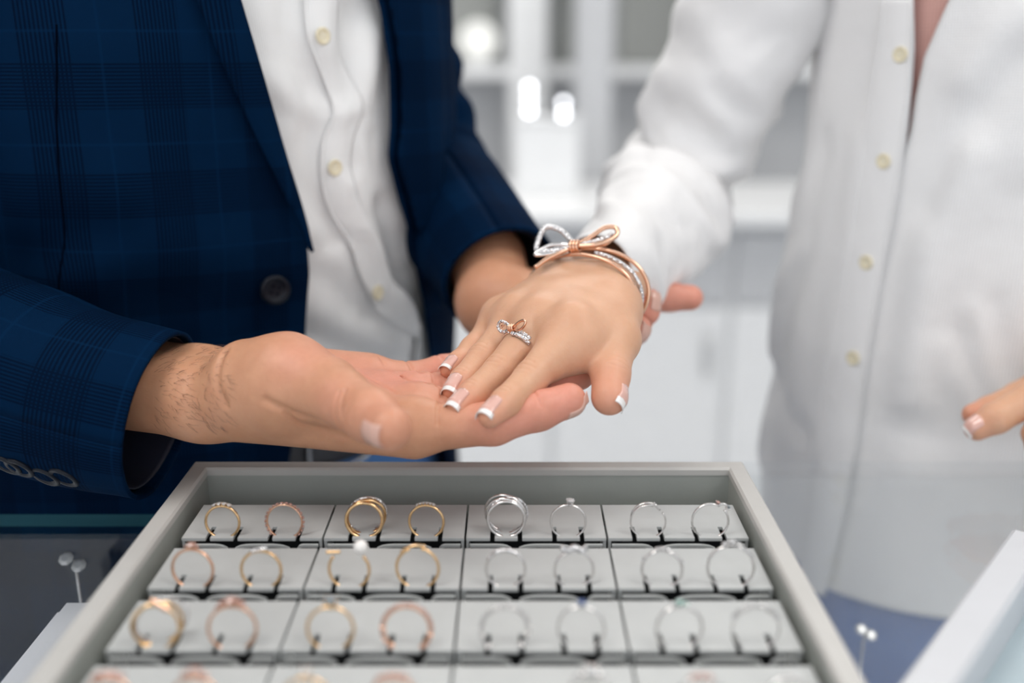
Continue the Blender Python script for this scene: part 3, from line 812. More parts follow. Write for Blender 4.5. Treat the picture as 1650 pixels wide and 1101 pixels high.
def sleeve(name, path, radii, mat, parent, up=(0, 0, 1), n=90, ns=56, thick=0.0018, disp=None, flat=None, ends=False, uvs=1.0, u0=0.0):
    P = catmull(path, n); rr = catmull([[r] for r in radii], n)[:, 0]
    fl = catmull([[x] for x in flat], n)[:, 0] if flat is not None else np.ones(n)
    T = np.gradient(P, axis=0); T /= np.linalg.norm(T, axis=1)[:, None]
    seg = np.r_[0, np.cumsum(np.linalg.norm(np.diff(P, axis=0), axis=1))]
    nrm = np.asarray(up, float); vs_, uv = [], []
    for i in range(n):
        nrm = unit(nrm - T[i] * nrm.dot(T[i])); bi = np.cross(T[i], nrm)
        for j in range(ns + 1):
            a = 2 * math.pi * j / ns
            r = rr[i] + (disp(seg[i] / seg[-1], a, P[i] + rr[i] * (math.cos(a) * nrm + math.sin(a) * bi)) if disp else 0.0)
            vs_.append(P[i] + r * (math.cos(a) * nrm * fl[i] + math.sin(a) * bi)); uv.append((u0 + a * rr[0] * uvs, seg[i]))
    f = grid_faces(ns + 1, n)
    o = mesh(name, vs_, f, parent, (mat,), True, uv=uv)
    me = o.data
    return solid(o, thick, 1.0) if thick else o
def disc_button(name, p, nrm, r, mat, parent, holes=4, thread='thread'):
    """turned button with a raised lip and sewn centre"""
    prof = [(0.0, 0.35), (0.45, 0.35), (0.62, 0.42), (0.72, 0.72), (0.88, 0.80), (1.0, 0.55), (1.0, 0.1), (0.9, 0.0)]
    ns = 24; v = []; f = []
    nrm = unit(nrm); t1 = unit(np.cross(nrm, (0.3, 0.2, 1.0))); t2 = np.cross(nrm, t1); hgt = r * 0.34
    for (q, h) in prof[1:]:
        for k in range(ns):
            a = 2 * math.pi * k / ns; v.append(p + r * q * (math.cos(a) * t1 + math.sin(a) * t2) + nrm * h * hgt)
    v.append(p + nrm * prof[0][1] * hgt); c = len(v) - 1
    for k in range(ns): f.append((c, k, (k + 1) % ns))
    for i in range(len(prof) - 2):
        for k in range(ns): f.append((i * ns + k, (i + 1) * ns + k, (i + 1) * ns + (k + 1) % ns, i * ns + (k + 1) % ns))
    vv, ff = [], []
    for sx, sy in ((-1, -1), (1, -1), (1, 1), (-1, 1)):
        cpt = p + nrm * hgt * 0.36 + (t1 * sx + t2 * sy) * r * 0.2; b0 = len(vv)
        for k in range(8):
            a = 2 * math.pi * k / 8; vv.append(cpt + r * 0.1 * (math.cos(a) * t1 + math.sin(a) * t2)); 
        vv.append(cpt + nrm * hgt * 0.08)
        for k in range(8): ff.append((b0 + 8, b0 + k, b0 + (k + 1) % 8))
    o0 = len(v); mi = [0] * len(f) + [1] * len(ff)
    o = mesh(name, list(v) + list(vv), f + [tuple(i + o0 for i in q) for q in ff], parent, (mat, thread), True, mi=mi)
    return o
def torso_button(T, px, py, off, r, mat, parent, **k):
    th, z = T.hit(px, py, off); p = T.pts(th, z, off); nrm = T.pts(th, z, off + 0.01) - p
    return disc_button('button', p, nrm, r, mat, parent, **k)

# ------------------------------------------------------------------ implicit surface bodies
def smin(a, b, k):
    h = np.clip(0.5 + 0.5 * (b - a) / k, 0, 1); return b + (a - b) * h - k * h * (1 - h)
def cone(P, a, b, ra, rb, n=None, fl=1.0):
    ba = b - a; l2 = float(ba.dot(ba)) + 1e-12; pa = P - a
    t = np.clip(pa.dot(ba) / l2, 0, 1).astype(np.float32); q = pa - t[:, None] * ba
    d2 = (q * q).sum(1)
    if n is not None: qn = q.dot(n); d2 = d2 + (fl * fl - 1) * qn * qn
    d = np.sqrt(d2)
    if fl > 1: return (d - (ra + t * (rb - ra))) / (1 + (fl - 1) * 0.5)
    return d - (ra + t * (rb - ra))
class Body:
    def __init__(self, kp=0.010, kf=0.007, kff=0.0012):
        self.palm, self.chains, self.carve, self.bumps = [], [], [], []
        self.kp, self.kf, self.kff = kp, kf, kff
        self.red = []
    def bone(self, a, b, ra, rb, n=None, fl=1.0): self.palm.append((np.array(a), np.array(b), ra, rb, n, fl))
    def finger(self, pts, radii, k=0.003, n=None, fl=None): self.chains.append(([np.array(p) for p in pts], radii, k, n, fl))
    def bump(self, p, r, k=0.006): self.bumps.append((np.array(p), r, k))
    def groove(self, pts, r=0.0006, k=0.0010): self.carve.append(([np.array(p) for p in pts], r, k))
    def dist(self, P):
        P = np.asarray(P, np.float32); d = None
        for a, b, ra, rb, n, fl in self.palm:
            q = cone(P, a, b, ra, rb, n, fl); d = q if d is None else smin(d, q, self.kp)
        for p, r, k in self.bumps:
            d = smin(d, np.sqrt(((P - p) ** 2).sum(1)) - r, k)
        res = None
        for pts, rad, k, n, fl in self.chains:
            c = None
            for i in range(len(pts) - 1):
                q = cone(P, pts[i], pts[i + 1], rad[i], rad[i + 1], n, (fl[i] if fl else 1.0)); c = q if c is None else smin(c, q, k)
            c = smin(d, c, self.kf); res = c if res is None else smin(res, c, self.kff)
        d = res if res is not None else d
        for pts, r, k in self.carve:
            lo = np.min(pts, 0) - 0.006; hi = np.max(pts, 0) + 0.006
            m = np.where(((P > lo) & (P < hi)).all(1))[0]
            if not len(m): continue
            g = None
            for a, b in zip(pts[:-1], pts[1:]):
                q = cone(P[m], a, b, r, r); g = q if g is None else np.minimum(g, q)
            d[m] = -smin(-d[m], g, k)
        return d
    def d1(self, p): return float(self.dist(np.array([p]))[0])
    def project(self, p, dirn, off=0.0, maxd=0.06):
        """sphere-trace from p along dirn to the skin; None when it misses"""
        p = np.array(p, float); s = 0.0; dirn = unit(dirn)
        for _ in range(60):
            v = self.d1(p + dirn * s) - off
            if abs(v) < 5e-5: return p + dirn * s
            s += v * 0.8
            if s > maxd: return None
        return p + dirn * s
    def project_many(self, P, D, off=0.0, maxd=0.06):
        P = np.asarray(P, float); D = np.asarray(D, float); D = D / np.linalg.norm(D, axis=1)[:, None]
        s = np.zeros(len(P)); ok = np.ones(len(P), bool)
        for _ in range(45):
            v = self.dist(P + D * s[:, None]) - off
            s = np.where(ok, s + v * 0.85, s); ok &= s < maxd
        return P + D * s[:, None], ok & (np.abs(v) < 4e-4)
    def mesh(self, h):
        allp = [x for b in self.palm for x in ((b[0], b[2]), (b[1], b[3]))] + [(p, r) for c in self.chains for p, r in zip(c[0], c[1])]
        lo = np.min([p - r for p, r in allp], 0) - 6 * h; hi = np.max([p + r for p, r in allp], 0) + 6 * h
        bs = 8; nb = np.ceil((hi - lo) / (h * bs)).astype(int)
        dims = nb * bs
        ax = [(np.arange(nb[i]) + 0.5) * bs * h + lo[i] for i in range(3)]
        cb = np.stack(np.meshgrid(*ax, indexing='ij'), -1).reshape(-1, 3)
        dc_ = self.dist(cb).reshape(nb)
        D = np.repeat(np.repeat(np.repeat(dc_, bs, 0), bs, 1), bs, 2).astype(np.float32)
        act = np.argwhere(np.abs(dc_) < bs * h * 1.25)
        loc = np.stack(np.meshgrid(*[np.arange(bs)] * 3, indexing='ij'), -1).reshape(-1, 3)
        for c in range(0, len(act), 500):
            idx = (act[c:c + 500, None, :] * bs + loc[None]).reshape(-1, 3)
            D[idx[:, 0], idx[:, 1], idx[:, 2]] = self.dist(idx * h + lo)
        return self.nets(D, lo, h)
    def nets(self, D, lo, h):
        S = D < 0
        nx, ny, nz = D.shape
        cnt = np.zeros((nx - 1, ny - 1, nz - 1), np.uint8)
        cs = [(i, j, k) for i in (0, 1) for j in (0, 1) for k in (0, 1)]
        for i, j, k in cs: cnt += S[i:nx - 1 + i, j:ny - 1 + j, k:nz - 1 + k]
        cells = np.argwhere((cnt > 0) & (cnt < 8))
        cv = np.stack([D[cells[:, 0] + i, cells[:, 1] + j, cells[:, 2] + k] for i, j, k in cs], 1)
        acc = np.zeros((len(cells), 3)); num = np.zeros(len(cells))
        for p in range(8):
            for q in range(p + 1, 8):
                if sum(abs(cs[p][m] - cs[q][m]) for m in range(3)) != 1: continue
                a, b = cv[:, p], cv[:, q]; m = (a < 0) != (b < 0)
                t = np.where(m, a / np.where(m, a - b, 1), 0)
                acc += np.where(m[:, None], np.array(cs[p]) + t[:, None] * (np.array(cs[q]) - np.array(cs[p])), 0); num += m
        verts = (cells + acc / num[:, None]) * h + lo
        idm = np.full((nx - 1, ny - 1, nz - 1), -1, np.int32); idm[tuple(cells.T)] = np.arange(len(cells))
        F = []
        for axs in range(3):
            u, w = (axs + 1) % 3, (axs + 2) % 3
            sl0 = [slice(None)] * 3; sl1 = [slice(None)] * 3; sl0[axs] = slice(0, -1); sl1[axs] = slice(1, None)
            a, b = S[tuple(sl0)], S[tuple(sl1)]
            e = np.argwhere(a != b); e = e[(e[:, u] > 0) & (e[:, w] > 0) & (e[:, u] < D.shape[u] - 1) & (e[:, w] < D.shape[w] - 1)]
            s = a[tuple(e.T)]
            def at_(du, dw):
                q = e.copy(); q[:, u] -= du; q[:, w] -= dw; return idm[tuple(q.T)]
            quad = np.stack((at_(1, 1), at_(0, 1), at_(0, 0), at_(1, 0)), 1)
            quad[~s] = quad[~s][:, ::-1]
            F.append(quad[(quad >= 0).all(1)])
        F = np.concatenate(F)
        for _ in range(2):                                   # pull the vertices onto the surface
            d0 = self.dist(verts); e_ = h * 0.5
            g = np.stack([self.dist(verts + np.eye(3)[i] * e_) - self.dist(verts - np.eye(3)[i] * e_) for i in range(3)], 1)
            g /= (np.linalg.norm(g, axis=1)[:, None] + 1e-9)
            verts = verts - np.clip(d0, -h, h)[:, None] * g
        return verts, F
    def redness(self, v):
        r = np.zeros(len(v))
        for p, w, a in self.red: r += a * np.exp(-((v - p) ** 2).sum(1) / (w * w))
        return np.clip(r, 0, 1)
def body_mesh(name, parts, mat, parent):
    """parts: [(verts, faces, red)] joined in one skin mesh"""
    VV = np.concatenate([p[0] for p in parts]); FF, o = [], 0
    for p in parts: FF.append(np.asarray(p[1]) + o); o += len(p[0])
    FF = np.concatenate(FF)
    me = bpy.data.meshes.new(name); me.vertices.add(len(VV)); me.vertices.foreach_set('co', VV.astype(np.float32).ravel())
    me.loops.add(FF.size); me.loops.foreach_set('vertex_index', FF.astype(np.int32).ravel())
    me.polygons.add(len(FF)); me.polygons.foreach_set('loop_start', np.arange(0, FF.size, 4, dtype=np.int32))
    me.polygons.foreach_set('loop_total', np.full(len(FF), 4, dtype=np.int32))
    me.update(calc_edges=True); me.validate()
    me.polygons.foreach_set('use_smooth', [True] * len(me.polygons))
    at = me.attributes.new('red', 'FLOAT', 'POINT'); at.data.foreach_set('value', np.concatenate([p[2] for p in parts]).astype(np.float32))
    return link(name, me, parent, (mat,))
def knuckle(body, J, prev, nxt, n, r, count=3, spread=0.0035, half=55, depth=0.0004):
    """skin creases across the back of a finger joint"""
    a = unit(np.array(nxt) - np.array(prev)); n = unit(n - a * np.dot(n, a)); b = np.cross(a, n)
    for k in range(count):
        o = (k - (count - 1) / 2) * spread; hh = R(half * (1.0 if k == (count - 1) // 2 else 0.75))
        pts = [J + a * (o + 0.0012 * math.cos(q / hh * 1.5) * (k - 1)) + (n * math.cos(q) + b * math.sin(q)) * r * 1.3 for q in np.linspace(-hh, hh, 5)]
        pr, ok = body.project_many(pts, [J + a * o - p for p in pts])
        pr = list(pr[ok])
        if len(pr) > 1: body.carve_later.append((pr, depth, 0.0009))
def fingernail(body, dip, tip, n, w, L, back, mats, parent, white=0.2, over=0.002, sink=0.00015, lift=0.00035, name='fingernail'):
    """curved nail plate laid on the back of the fingertip; the free edge can stand past the skin"""
    dip, tip = np.array(dip), np.array(tip); a = unit(tip - dip); n = unit(n - a * np.dot(n, a)); b = np.cross(a, n)
    nu, nt = 11, 15
    base = tip + a * (back)
    H = np.full((nt, nu), np.nan)
    SS, TT = np.meshgrid(np.linspace(-1, 1, nu), np.linspace(0, 1, nt))
    PP = base + a * (TT.ravel() * L)[:, None] + b * (SS.ravel() * w / 2)[:, None] + n * 0.02
    Q, ok = body.project_many(PP, np.repeat((-n)[None], len(PP), 0), 0.0, 0.030)
    hq = (Q - base).dot(n); ok &= hq > -0.004
    H = np.where(ok, hq, np.nan).reshape(nt, nu)
    lim = int(nt * (1 - over / L))
    vs_, uv = [], []
    for j in range(nt):
        t = j / (nt - 1)
        for i in range(nu):
            s = (i / (nu - 1) * 2 - 1)
            if j >= lim or np.isnan(H[j, i]):
                jj = max(0, min(j, lim) - 1)
                while jj > 0 and np.isnan(H[jj, i]): jj -= 1
                j0 = max(0, jj - 2)
                sl = (H[jj, i] - H[j0, i]) / max(1, jj - j0) if not np.isnan(H[j0, i]) else 0
                hgt = H[jj, i] + min(0, sl) * 0.6 * (j - jj)
                if np.isnan(hgt): hgt = np.nanmax(H) - 0.002
                H[j, i] = hgt
            # rounded cuticle end
            tt = t + 0.10 * s * s * (1 - t) - 0.03 * s * s * t
            hh = H[j, i] + lift * (1 - 0.6 * abs(s) ** 3) * (0.3 + 0.7 * min(1, t * 4)) - sink
            vs_.append(base + a * (tt * L) + b * (s * w / 2) + n * hh)
    f = grid_faces(nu, nt); mi = [1 if (k // (nu - 1)) >= (nt - 1) * (1 - white) - 0.6 + 0.9 * (abs((k % (nu - 1)) + 0.5 - (nu - 1) / 2) / ((nu - 1) / 2)) ** 2 * 0 else 0 for k in range(len(f))]
    o = mesh(name, vs_, f, parent, mats, True, mi=mi if len(mats) > 1 else None)
    return solid(o, 0.0005, 0.0)
# ================================================================== the woman
WT_ = Torso([(0.55, 0.415, 0.80, 0.185, 0.135), (0.80, 0.405, 0.795, 0.178, 0.135), (0.93, 0.395, 0.79, 0.168, 0.128), (1.05, 0.388, 0.785, 0.158, 0.122),
             (1.15, 0.388, 0.785, 0.150, 0.120), (1.27, 0.392, 0.79, 0.150, 0.128), (1.36, 0.395, 0.795, 0.158, 0.130), (1.46, 0.395, 0.80, 0.150, 0.105), (1.52, 0.395, 0.80, 0.10, 0.07)], -4, 0.92)
wm = empty('person', (0.39, 0.79, 0)); tag(wm, 'person in a white striped blouse holding out a ringed hand', 'person')
hand = Body(); hand.carve_later = []
# right hand, palm down, reaching towards the man's palm
WU, WRd = V(908, 470, .606), V(972, 484, .592)               # wrist, little finger side and thumb side
JI = [V(925, 530, .535), V(855, 610, .512), V(815, 649, .497), V(790, 670, .487)]
JM = [V(870, 520, .553), V(805, 598, .528), V(762, 637, .512), V(737, 657, .502)]
JR = [V(834, 514, .570), V(777, 578, .545), V(746, 613, .530), V(730, 631, .521)]
JP = [V(806, 518, .588), V(762, 562, .566), V(739, 584, .554), V(724, 596, .546)]
nH = unit(np.cross(JI[0] - JP[0], JM[0] - (WU + WRd) / 2)); nH = nH if nH[2] > 0 else -nH
for (J, rad) in ((JI, (.0116, .0087, .0076, .0062)), (JM, (.0112, .0085, .0075, .0061)), (JR, (.0108, .0080, .0070, .0058)), (JP, (.0096, .0070, .0061, .0051))):
    hand.finger(J, rad)
for J, w0, ra, rb in ((JI, WRd, .0165, .0118), (JM, WRd * .55 + WU * .45, .0165, .0115), (JR, WU * .8 + WRd * .2, .016, .0110), (JP, WU, .0155, .0105)):
    hand.bone(w0, J[0] - nH * 0.002, ra, rb)
fa = V(1055, 380, .74)
hand.bone(WU, fa + np.array((-.010, 0, .004)), .0165, .022); hand.bone(WRd, fa + np.array((.006, 0, .004)), .0165, .022)
# thumb
TH_ = [V(985, 500, .572), V(992, 548, .546), V(984, 604, .524), V(982, 640, .512)]
hand.finger(TH_, (.0135, .0122, .0098, .0095), k=.004)
hand.bone(WRd, TH_[0], .0160, .0135); hand.bone(TH_[0], TH_[1], .0132, .0118)
hand.bone(V(955, 528, .548), V(930, 558, .533), .0120, .0100)      # muscle beside the index knuckle
hand.bone(V(930, 558, .533), V(888, 592, .522), .0100, .0070)
for J in (JI, JM, JR, JP):                                   # knuckle heads and tendons
    hand.bump(J[0] + nH * 0.0036, .0072, .008)
    w0 = (WU + WRd) / 2
    hand.bone(w0 * .3 + J[0] * .7 + nH * 0.0075, J[0] + nH * 0.0066, .0026, .0030)
hand.kp = .014
for Ja, Jb in ((JI, JM), (JM, JR), (JR, JP)):
    m_ = (Ja[0] + Jb[0]) / 2; hand.bone((WU + WRd) / 2 * .5 + m_ * .5, m_ + unit(Ja[1] - Ja[0]) * .006 - nH * .0015, .0125, .0095)
def finger_normals(J): 
    a = unit(J[2] - J[0]); return unit(nH - a * nH.dot(a))
for J, r in ((JI, .0083), (JM, .0082), (JR, .0077)):
    n = finger_normals(J)
    knuckle(hand, J[1], J[0], J[2], n, r, 3, .0026, 42, .00014)
    knuckle(hand, J[2], J[1], J[3], n, .0072, 2, .0020, 40, .00010)
tn = unit(np.array((0.80, 0.10, 0.40)))                       # nail side of the thumb
knuckle(hand, TH_[2], TH_[1], TH_[3], unit(np.array((0.1, -0.9, 0.3))), .0098, 3, .0026, 40, .00015)
hand.carve = hand.carve_later
for J in (JI, JM, JR, JP):
    hand.red += [(J[3], .012, .75), (J[1], .007, .35), (J[0], .010, .35)]
hand.red += [(TH_[3], .016, .95), (TH_[2], .008, .4)]
v, f = hand.mesh(.00085)
parts = [(v, f, hand.redness(v))]

# left hand, fingers tucked at the hip
h2 = Body(); h2.carve_later = []
LI = [V(1722, 598, .645), V(1662, 642, .633), V(1604, 674, .630), V(1574, 690, .632)]
LM = [V(1730, 640, .640), V(1690, 690, .620), V(1668, 700, .622), V(1668, 720, .632)]
LR = [V(1740, 670, .642), V(1700, 720, .624), V(1680, 735, .626), V(1676, 755, .636)]
LT = [V(1720, 600, .665), V(1640, 640, .660), V(1595, 660, .652), V(1568, 668, .648)]
for J, rad in ((LI, (.0118, .0106, .0098, .0080)), (LM, (.010, .0085, .0075, .0062)), (LR, (.010, .0080, .0070, .006)), (LT, (.012, .0095, .0085, .0070))):
    h2.finger(J, rad)
LW = V(1850, 560, .70)
for J in (LI, LM, LR, LT): h2.bone(LW, J[0], .019, .0125)
LE = np.array((.66, .80, 1.08)); h2.bone(LW, LE, .021, .032)
n2 = unit(np.array((-0.35, -0.75, 0.55)))
knuckle(h2, LI[1], LI[0], LI[2], n2, .0106, 3, .003, 50, .0003); h2.carve = h2.carve_later
h2.red += [(LI[3], .013, .5), (LT[3], .012, .9), (LI[1], .008, .4)]
v, f = h2.mesh(.0012); parts.append((v, f, h2.redness(v)))
# torso, neck and arms under the clothes
tb = Body(kp=.03)
tb.bone((.392, .79, .90), (.392, .79, 1.12), .105, .098, np.array((0, 1., 0)), 1.25)
tb.bone((.392, .79, 1.12), (.395, .80, 1.36), .098, .105, np.array((0, 1., 0)), 1.25)
tb.bone((.395, .80, 1.38), (.395, .80, 1.54), .060, .048)
SHR, ELR = np.array((.235, .80, 1.40)), V(1082, 300, .835)
tb.bone((.33, .80, 1.39), SHR, .06, .045); tb.bone(SHR, ELR, .038, .031); tb.bone(ELR, fa, .030, .023)
SHL = np.array((.555, .80, 1.40)); tb.bone((.46, .80, 1.39), SHL, .06, .045); tb.bone(SHL, LE, .040, .034)
v, f = tb.mesh(.007); parts.append((v, f, np.zeros(len(v))))
wb = body_mesh('body', parts, 'skin_woman', wm)
for J, r, w, L, bk in ((JI, .006, .0100, .0138, -.0078), (JM, .006, .0100, .0138, -.0078), (JR, .0057, .0094, .0132, -.0075), (JP, .0050, .0082, .0115, -.0064)):
    n = finger_normals(J); a = unit(J[3] - J[2]); n = unit(n + a * 0.10)
    fingernail(hand, J[2], J[3], n, w, L, bk, ('nail_pink', 'nail_white'), wb, .22, .0026)
fingernail(hand, TH_[2], TH_[3], tn, .0096, .0135, -.0045, ('nail_pink', 'nail_white'), wb, .3, .003)
fingernail(h2, LI[2], LI[3], unit(np.array((-.45, -.45, .75))), .0098, .0125, -.0045, ('nail_pink', 'nail_white'), wb, .14, .001)

# blouse: front panels, placket, sleeve
bl = empty('blouse', (0.39, 0.79, 1.0)); bl.parent = wm; bl.location = (0, 0, 1.0)
def WH(*p): return [WT_.hit(x, y) for x, y in p]
open_edge = WH((1468, 215), (1476, 160), (1492, 90), (1512, 45), (1532, 0))
pl_edge = WH((1478, 0), (1474, 120), (1466, 205), (1450, 320), (1428, 440), (1405, 580), (1384, 730))
hemz = 0.862
thp = [(pl_edge[0][0], 1.50)] + pl_edge + [(WT_.hit(1336, 955)[0], .93), (WT_.hit(1330, 975)[0], .80)]
tho = [(open_edge[-1][0] + 0.12, 1.45)] + open_edge[::-1] + [(q[0] - .07, q[1]) for q in pl_edge[3:]] + [(q[0] - .07, q[1]) for q in thp[-2:]]
fw = [(WH((1330, 250), (1300, 420), (1260, 600)), .022, -.006), (WH((1400, 240), (1370, 480), (1330, 720)), .020, .005),
      (WH((1210, 330), (1190, 500), (1230, 720)), .020, .006), (WH((1160, 560), (1260, 470), (1300, 400)), .012, .004),
      (WH((1090, 640), (1180, 600), (1300, 700)), .014, -.005), (WH((1240, 60), (1290, 200), (1310, 330)), .03, .004),
      (WH((1190, 60), (1215, 140), (1225, 250)), .018, -.004),
      (WH((1470, 640), (1500, 400), (1560, 250)), .016, .006), (WH((1500, 700), (1560, 520), (1645, 330)), .022, -.005),
      (WH((1600, 620), (1580, 560), (1570, 500)), .010, .0022), (WH((1622, 610), (1612, 550), (1600, 490)), .009, -.0022),
      (WH((1575, 655), (1545, 610), (1520, 560)), .010, .002), (WH((1585, 640), (1565, 590), (1550, 540)), .009, -.002),
      (WH((1560, 120), (1600, 60), (1650, 20)), .015, .005), (WH((1500, 330), (1540, 240), (1640, 100)), .014, -.004)]
hem = lambda z: z
nzw = [(9, .004, 3.0, (1, 1, .45)), (30, .0012, 8.0, (1, 1, .6))]
panel('front_panel', WT_, -3.2, thp, hemz, 1.50, .004, 'blouse_white', bl, 130, 150, fw, .0012, nzw)
panel('front_panel', WT_, tho, 3.2, hemz - .012, 1.46, .0022, 'blouse_white', bl, 130, 150, fw, .0012, nzw)
pr_edge = [(1478, 0), (1474, 120), (1466, 205), (1450, 320), (1428, 440), (1405, 580), (1384, 730), (1362, 850), (1338, 955)]
plL = [(1437, 0), (1428, 80), (1408, 205), (1393, 320), (1376, 440), (1354, 580), (1336, 730), (1316, 850), (1294, 945)]
pk = strip('placket', WT_, plL, pr_edge, .0072, 'blouse_plain', bl, 120, 10, .0022, [], .0010)
for edge, nm in ((plL, 'placket_seam'), (pr_edge, 'placket_seam')):
    hp = [WT_.hit(x, y) for x, y in catmull(np.array(edge, float), 60)]
    wire(nm, [WT_.pts(t, z, .0082) for t, z in hp], .0009, 'blouse_plain', pk, raw=True, ns=6)
for (bx, by) in ((1451, 88), (1424, 260), (1396, 423), (1375, 577)):
    torso_button(WT_, bx, by, .0090, .0054, 'button_cream', pk)
# pink top under the open neck
panel('undershirt', WT_, open_edge[0][0] - .25, open_edge[-1][0] + .3, 1.18, 1.44, -.006, 'pink_top', wm, 60, 60, (), .001)
def wsl(s, a, p):
    d = 0
    e = math.exp(-((s - .56) / .16) ** 2)
    d += .0055 * e * math.sin(s * 85 + 1.9 * math.sin(a + .4) + a * .8)
    d += .0050 * mnoise.noise(Vector((p[0] * 16 + 3, p[1] * 16, p[2] * 22)))
    d += .0065 * max(0.0, 1 - 3.2 * abs(mnoise.noise(Vector((p[0] * 11 + 5, p[1] * 11, p[2] * 19 + p[0] * 9))))) - .002
    d += .0016 * mnoise.noise(Vector((p[0] * 60, p[1] * 60, p[2] * 60)))
    d -= .004 * math.exp(-((s - .08) / .03) ** 2)
    return d * min(1.0, (1.03 - s) / .12)
cuff = V(953, 462, .616)
sleeve('sleeve', [SHR + np.array((-.004, 0, .02)), SHR * .5 + ELR * .5 + np.array((-.004, 0, 0)), ELR + np.array((.0, .004, -.006)), fa * .55 + ELR * .45, fa * .8 + cuff * .2, cuff],
       [.060, .051, .048, .047, .043, .0325], 'blouse_plain', bl, up=(0, 0, 1), n=170, ns=84, disp=wsl, thick=.0014, flat=[1, 1, 1, 1, .95, .80])
sleeve('sleeve', [SHL + np.array((0, 0, .02)), (SHL + LE) / 2, LE + np.array((.01, 0, -.01)), LW * .4 + LE * .6], [.062, .056, .054, .046], 'blouse_plain', bl, n=60, ns=40, disp=wsl, thick=.0014)
# jeans
def jeans(parent, T, cx, cy, mat, z_top, hips, leg, gap_, off=.0):
    j = empty('jeans'); j.parent = parent
    panel('waist', T, -math.pi, math.pi, .74, z_top, off, mat, j, 90, 40, (), .002, [(8, .006, 5, (1, 1, 1))])
    for s in (-1, 1):
        x = cx + s * gap_
        sleeve('trouser_leg', [(x, cy, .80), (x + s * .005, cy, .55), (x + s * .008, cy + .01, .3), (x + s * .01, cy, .0)], [leg * 1.12, leg, leg * .8, leg * .75], mat, j, up=(0, 1, 0), n=40, ns=30, thick=.002,
               disp=lambda s_, a, p: .004 * mnoise.noise(Vector((p[0] * 14, p[1] * 14, p[2] * 14))))
    return j
jeans(wm, WT_, .41, .80, 'denim_woman', .99, .17, .085, .088, -.006)

# bracelet: two open bands meeting under the wrist, with a ribbon bow on top
br = empty('bracelet', V(945, 470, .60)); tag(br, 'rose gold and diamond bangle with a ribbon bow on the wrist', 'bracelet')
ax = unit(JM[0] - (WU + WRd) / 2); lat = unit(JI[0] - JP[0]); lat = unit(lat - ax * lat.dot(ax)); nb_ = unit(np.cross(lat, ax)); nb_ = nb_ if nb_[2] > 0 else -nb_
bc = (WU + WRd) / 2 + ax * .001
def hoop(a0, a1, tilt, A=.0378, Bq=.0268, sh=0.0, n=40):
    out = []
    for t in np.linspace(R(a0), R(a1), n):
        out.append(bc + lat * A * math.cos(t) + nb_ * Bq * math.sin(t) + ax * (sh + tilt * math.cos(t - .5)))
    return out
wire('band', hoop(-30, 190, .003, sh=.003), .0011, 'rose_gold', br, raw=True)
wire('band', hoop(-34, 70, -.0004, sh=.0002, A=.0385, Bq=.0272), .0013, 'pave', br, raw=True)
wire('band', hoop(-30, 95, -.0075, sh=-.002, A=.0395, Bq=.0278), .0012, 'rose_gold', br, raw=True)
wire('band', hoop(100, 215, -.006, sh=-.004, A=.0395, Bq=.0272), .0012, 'white_gold', br, raw=True)
bp = V(927, 397, .590)
def PB(px, py, dz=0.0): return V(px, py, .590 + dz)
wire('bow_loop', [bp, PB(905, 372, .004), PB(880, 366, .004), PB(868, 385, .002), PB(866, 405, -.002), PB(890, 404, -.004), bp], .0017, 'pave', br, n=44)
wire('bow_loop', [bp, PB(903, 394, -.003), PB(882, 397, -.003), PB(862, 410, -.004), PB(884, 409, -.005), bp], .0012, 'white_gold', br, n=36)
wire('bow_loop', [bp, PB(952, 382, .002), PB(975, 367, .004), PB(993, 368, .003), PB(991, 382, 0), PB(962, 394, -.003), bp], .0015, 'rose_gold', br, n=44)
wire('bow_loop', [bp, PB(950, 391, .0), PB(975, 384, .003), PB(988, 376, .003)], .0014, 'pave', br, n=24)
wire('ribbon_tail', [bp, PB(900, 408, -.004), PB(880, 418, -.006), PB(862, 431, -.008)], .0014, 'rose_gold', br, n=24)
wire('ribbon_tail', [bp, PB(955, 397, -.002), PB(978, 392, -.001), PB(994, 378, .001)], .0012, 'rose_gold', br, n=24)
for k in range(3):
    c0 = PB(922 + 5 * k, 397, -.001); t_ = np.linspace(0, 2 * math.pi, 17)[:-1]
    wire('knot_wrap', [c0 + .0030 * (math.cos(q) * nb_ + math.sin(q) * ax) for q in t_], .0010, 'rose_gold', br, raw=True, closed=True, ns=6)

# bow ring worn on the finger
rm = V(836, 560, .5405); a_ = unit(JM[1] - JM[0]); nf = unit(nH - a_ * nH.dot(a_)); lf = unit(np.cross(a_, nf)); lf = lf if lf[0] > 0 else -lf
rc = JM[0] * .47 + JM[1] * .53
wr = empty('finger_ring', rc); tag(wr, 'bow ring with paved and rose gold loops worn on the finger', 'ring')
def hoop2(a0, a1, sh, r=.0101, n=30, lift=0.0): return [rc + a_ * sh + (lf * math.cos(t) + nf * math.sin(t)) * (r + lift) for t in np.linspace(R(a0), R(a1), n)]
wire('band', hoop2(-180, 178, -.0004), .00075, 'white_gold', wr, raw=True)
wire('paved_arm', hoop2(20, 84, .0012, lift=.0007), .0012, 'pave', wr, raw=True)
wire('paved_arm', hoop2(28, 72, -.0016, lift=.0006), .0010, 'pave', wr, raw=True)
wire('paved_arm', hoop2(100, 170, -.0004, lift=.0002), .0009, 'white_gold', wr, raw=True)
kc = rc + nf * .0122 - a_ * .002
q1 = lambda u, w, h=0.0: kc + lf * u * .001 + (-a_ * .62 + nf * .78) * w * .001 + nf * h * .001
wire('bow_loop', [q1(-.8, 0), q1(-4, 2.2), q1(-7.6, 3.4), q1(-9.8, 1.6), q1(-9.2, -1.2), q1(-6, -2.4), q1(-.8, -.8)], .00095, 'pave', wr, n=44)
